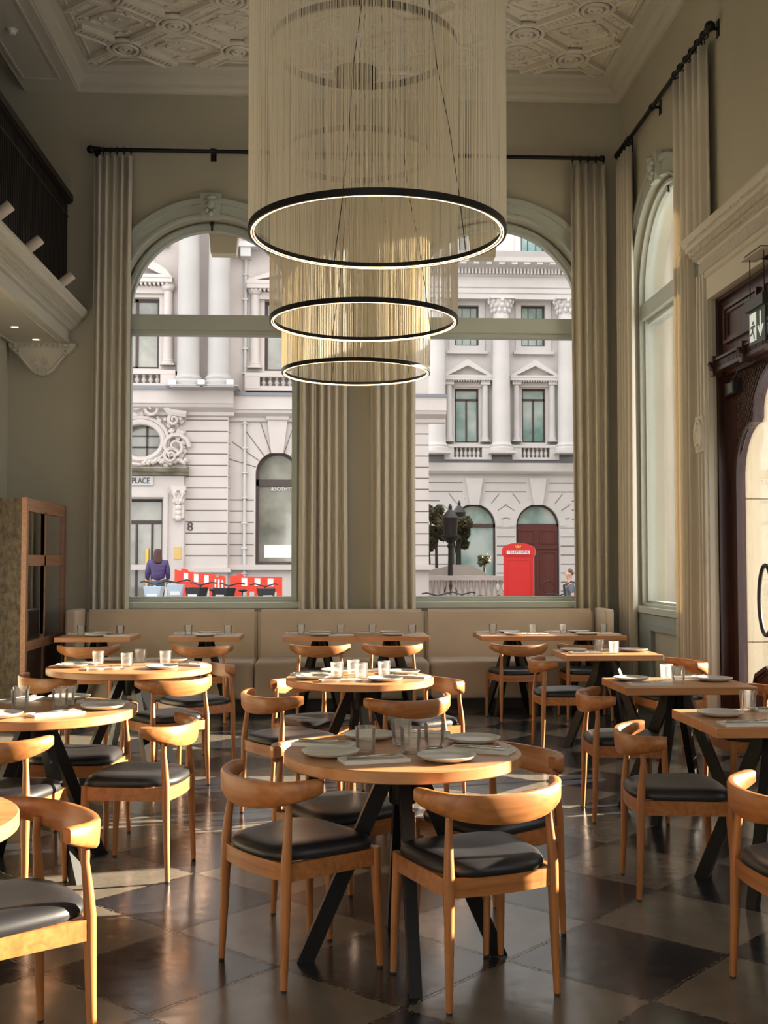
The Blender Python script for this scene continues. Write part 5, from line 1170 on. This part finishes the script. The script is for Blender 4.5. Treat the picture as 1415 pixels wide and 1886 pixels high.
# barriers
def barrier(px0, px1, py0, py1, Y, lab, grp):
    a, za = at(px0, py0, Y); b, zb = at(px1, py1, Y); L_ = b-a; tilt = math.atan2(zb-za, L_); g = GZ((a+b)/2)
    r = thing('safety_barrier', lab, 'barrier', (a, Y, g), 0, grp); h = max(za-g, .95)
    Fb = lambda u, v, d: (u*math.cos(tilt)-0*v, d+.02*u, v+u*math.sin(tilt))
    holes = [[(L_*k/7+.30, .35), (L_*k/7+.42, .35), (L_*k/7+.42, h-.38), (L_*k/7+.30, h-.38)] for k in range(0, 7) if L_*k/7+.5 < L_]
    obj('panel', prism(NB(), [[(0, 0), (L_, 0), (L_, h), (.35, h), (.30, h+.06), (.18, h+.06), (.15, h), (0, h+.02)]]+holes, -.03, .03, Fb), 'redp', r)
    bm = NB()
    for k in range(3): u = L_*(.22+.25*k); prism(bm, [rect(u, u+L_*.11, h-.24, h-.04)], -.036, -.03, Fb)
    obj('white_stripe', bm, 'inkw', r); obj('foot', B(.1, .3, -.3, .3, 0, .06), 'rubber', r); return r
barrier(322, 398, 1050, 1058, 28, 'red and white plastic barrier nearer the doorway, tilted', 'red and white street barriers'); barrier(390, 416, 1062, 1066, 27, 'short end-on piece of red plastic barrier between two longer ones', None)
barrier(424, 520, 1061, 1063, 28.5, 'red and white plastic barrier in front of the arched window', 'red and white street barriers')
# bicycles
def make_bike(mbasket):
    r = empty('bicycle'); 
    for y in (-.55, .55):
        bm = tube(NB(), [(0, y+.33*math.cos(a*PI/14), .34+.33*math.sin(a*PI/14)) for a in range(28)], .02, 6, True)
        for a in range(10): tube(bm, [(0, y, .34), (0, y+.32*math.cos(a*PI/5), .34+.32*math.sin(a*PI/5))], .003, 3)
        obj('wheel', bm, 'rubber', r)
    bm = NB(); tube(bm, [(0, -.55, .34), (0, -.38, .90), (0, -.36, 1.02)], .022, 8); tube(bm, [(0, -.40, .80), (0, -.05, .38), (0, .22, .78)], .028, 8); tube(bm, [(0, .22, .78), (0, .55, .34), (0, -.05, .38)], .016, 6); tube(bm, [(0, .20, .6), (0, .24, .9)], .016, 6)
    obj('frame', bm, mbasket, r)
    bm = NB(); tube(bm, [(-.30, -.20, 1.08), (-.22, -.30, 1.10), (0, -.37, 1.04), (.22, -.30, 1.10), (.30, -.20, 1.08)], .016, 8); obj('handlebar', bm, 'rubber', r)
    bm = rings(NB(), [[(-.20*k, -.40, z), (.20*k, -.40, z), (.17*k, -.72, z), (-.17*k, -.72, z)] for z, k in ((.72, .7), (1.0, 1))]); obj('basket', bm, mbasket, r)
    bm = blob(NB(), (0, .25, .93), .10, (.9, 1.4, .35)); obj('saddle', bm, 'rubber', r, smooth=1)
    obj('mudguard', tube(NB(), [(0, .55+.38*math.cos(a), .34+.38*math.sin(a)) for a in (0, .5, 1, 1.5, 2, 2.5)], .03, 6), 'rubber', r)
    obj('number_plate', B(-.10, .10, -.735, -.725, .78, .86), 'paper', r)
    return r
bikes = [(300, 22.8, 'bluegrey', 'pale blue hire bicycle in front of the person in purple', 0), (334, 24.9, 'bluegrey', 'pale blue hire bicycle beside the first one, by the tilted barrier', 5), (391, 24, 'rubber', 'black bicycle between the two red barriers', -20), (443, 24.5, 'rubber', 'black bicycle in front of the second red barrier', -25), (489, 25, 'rubber', 'bicycle nearest the middle curtain, left window', 12),
 (797, 24, 'rubber', 'leftmost black bicycle in the right window', 8), (849, 26.2, 'rubber', 'second black bicycle in front of the balustrade', -10), (884, 23.6, 'rubber', 'black and red bicycle nearest the telephone box', 25), (1013, 30, 'rubber', 'bicycle by the maroon doors right of the telephone box', 10)]
pb = {}
for px, Y, mk, lab, a in bikes:
    x, _ = at(px, 1, Y)
    if mk not in pb: o = pb[mk] = make_bike(mk); o.location = (x, Y, GZ(x)); o.rotation_euler = (0, 0, math.radians(a)); tag(o, lab, 'bicycle', 'parked bicycles')
    else: dup(pb[mk], (x, Y, GZ(x)), math.radians(a), lab, 'parked bicycles')
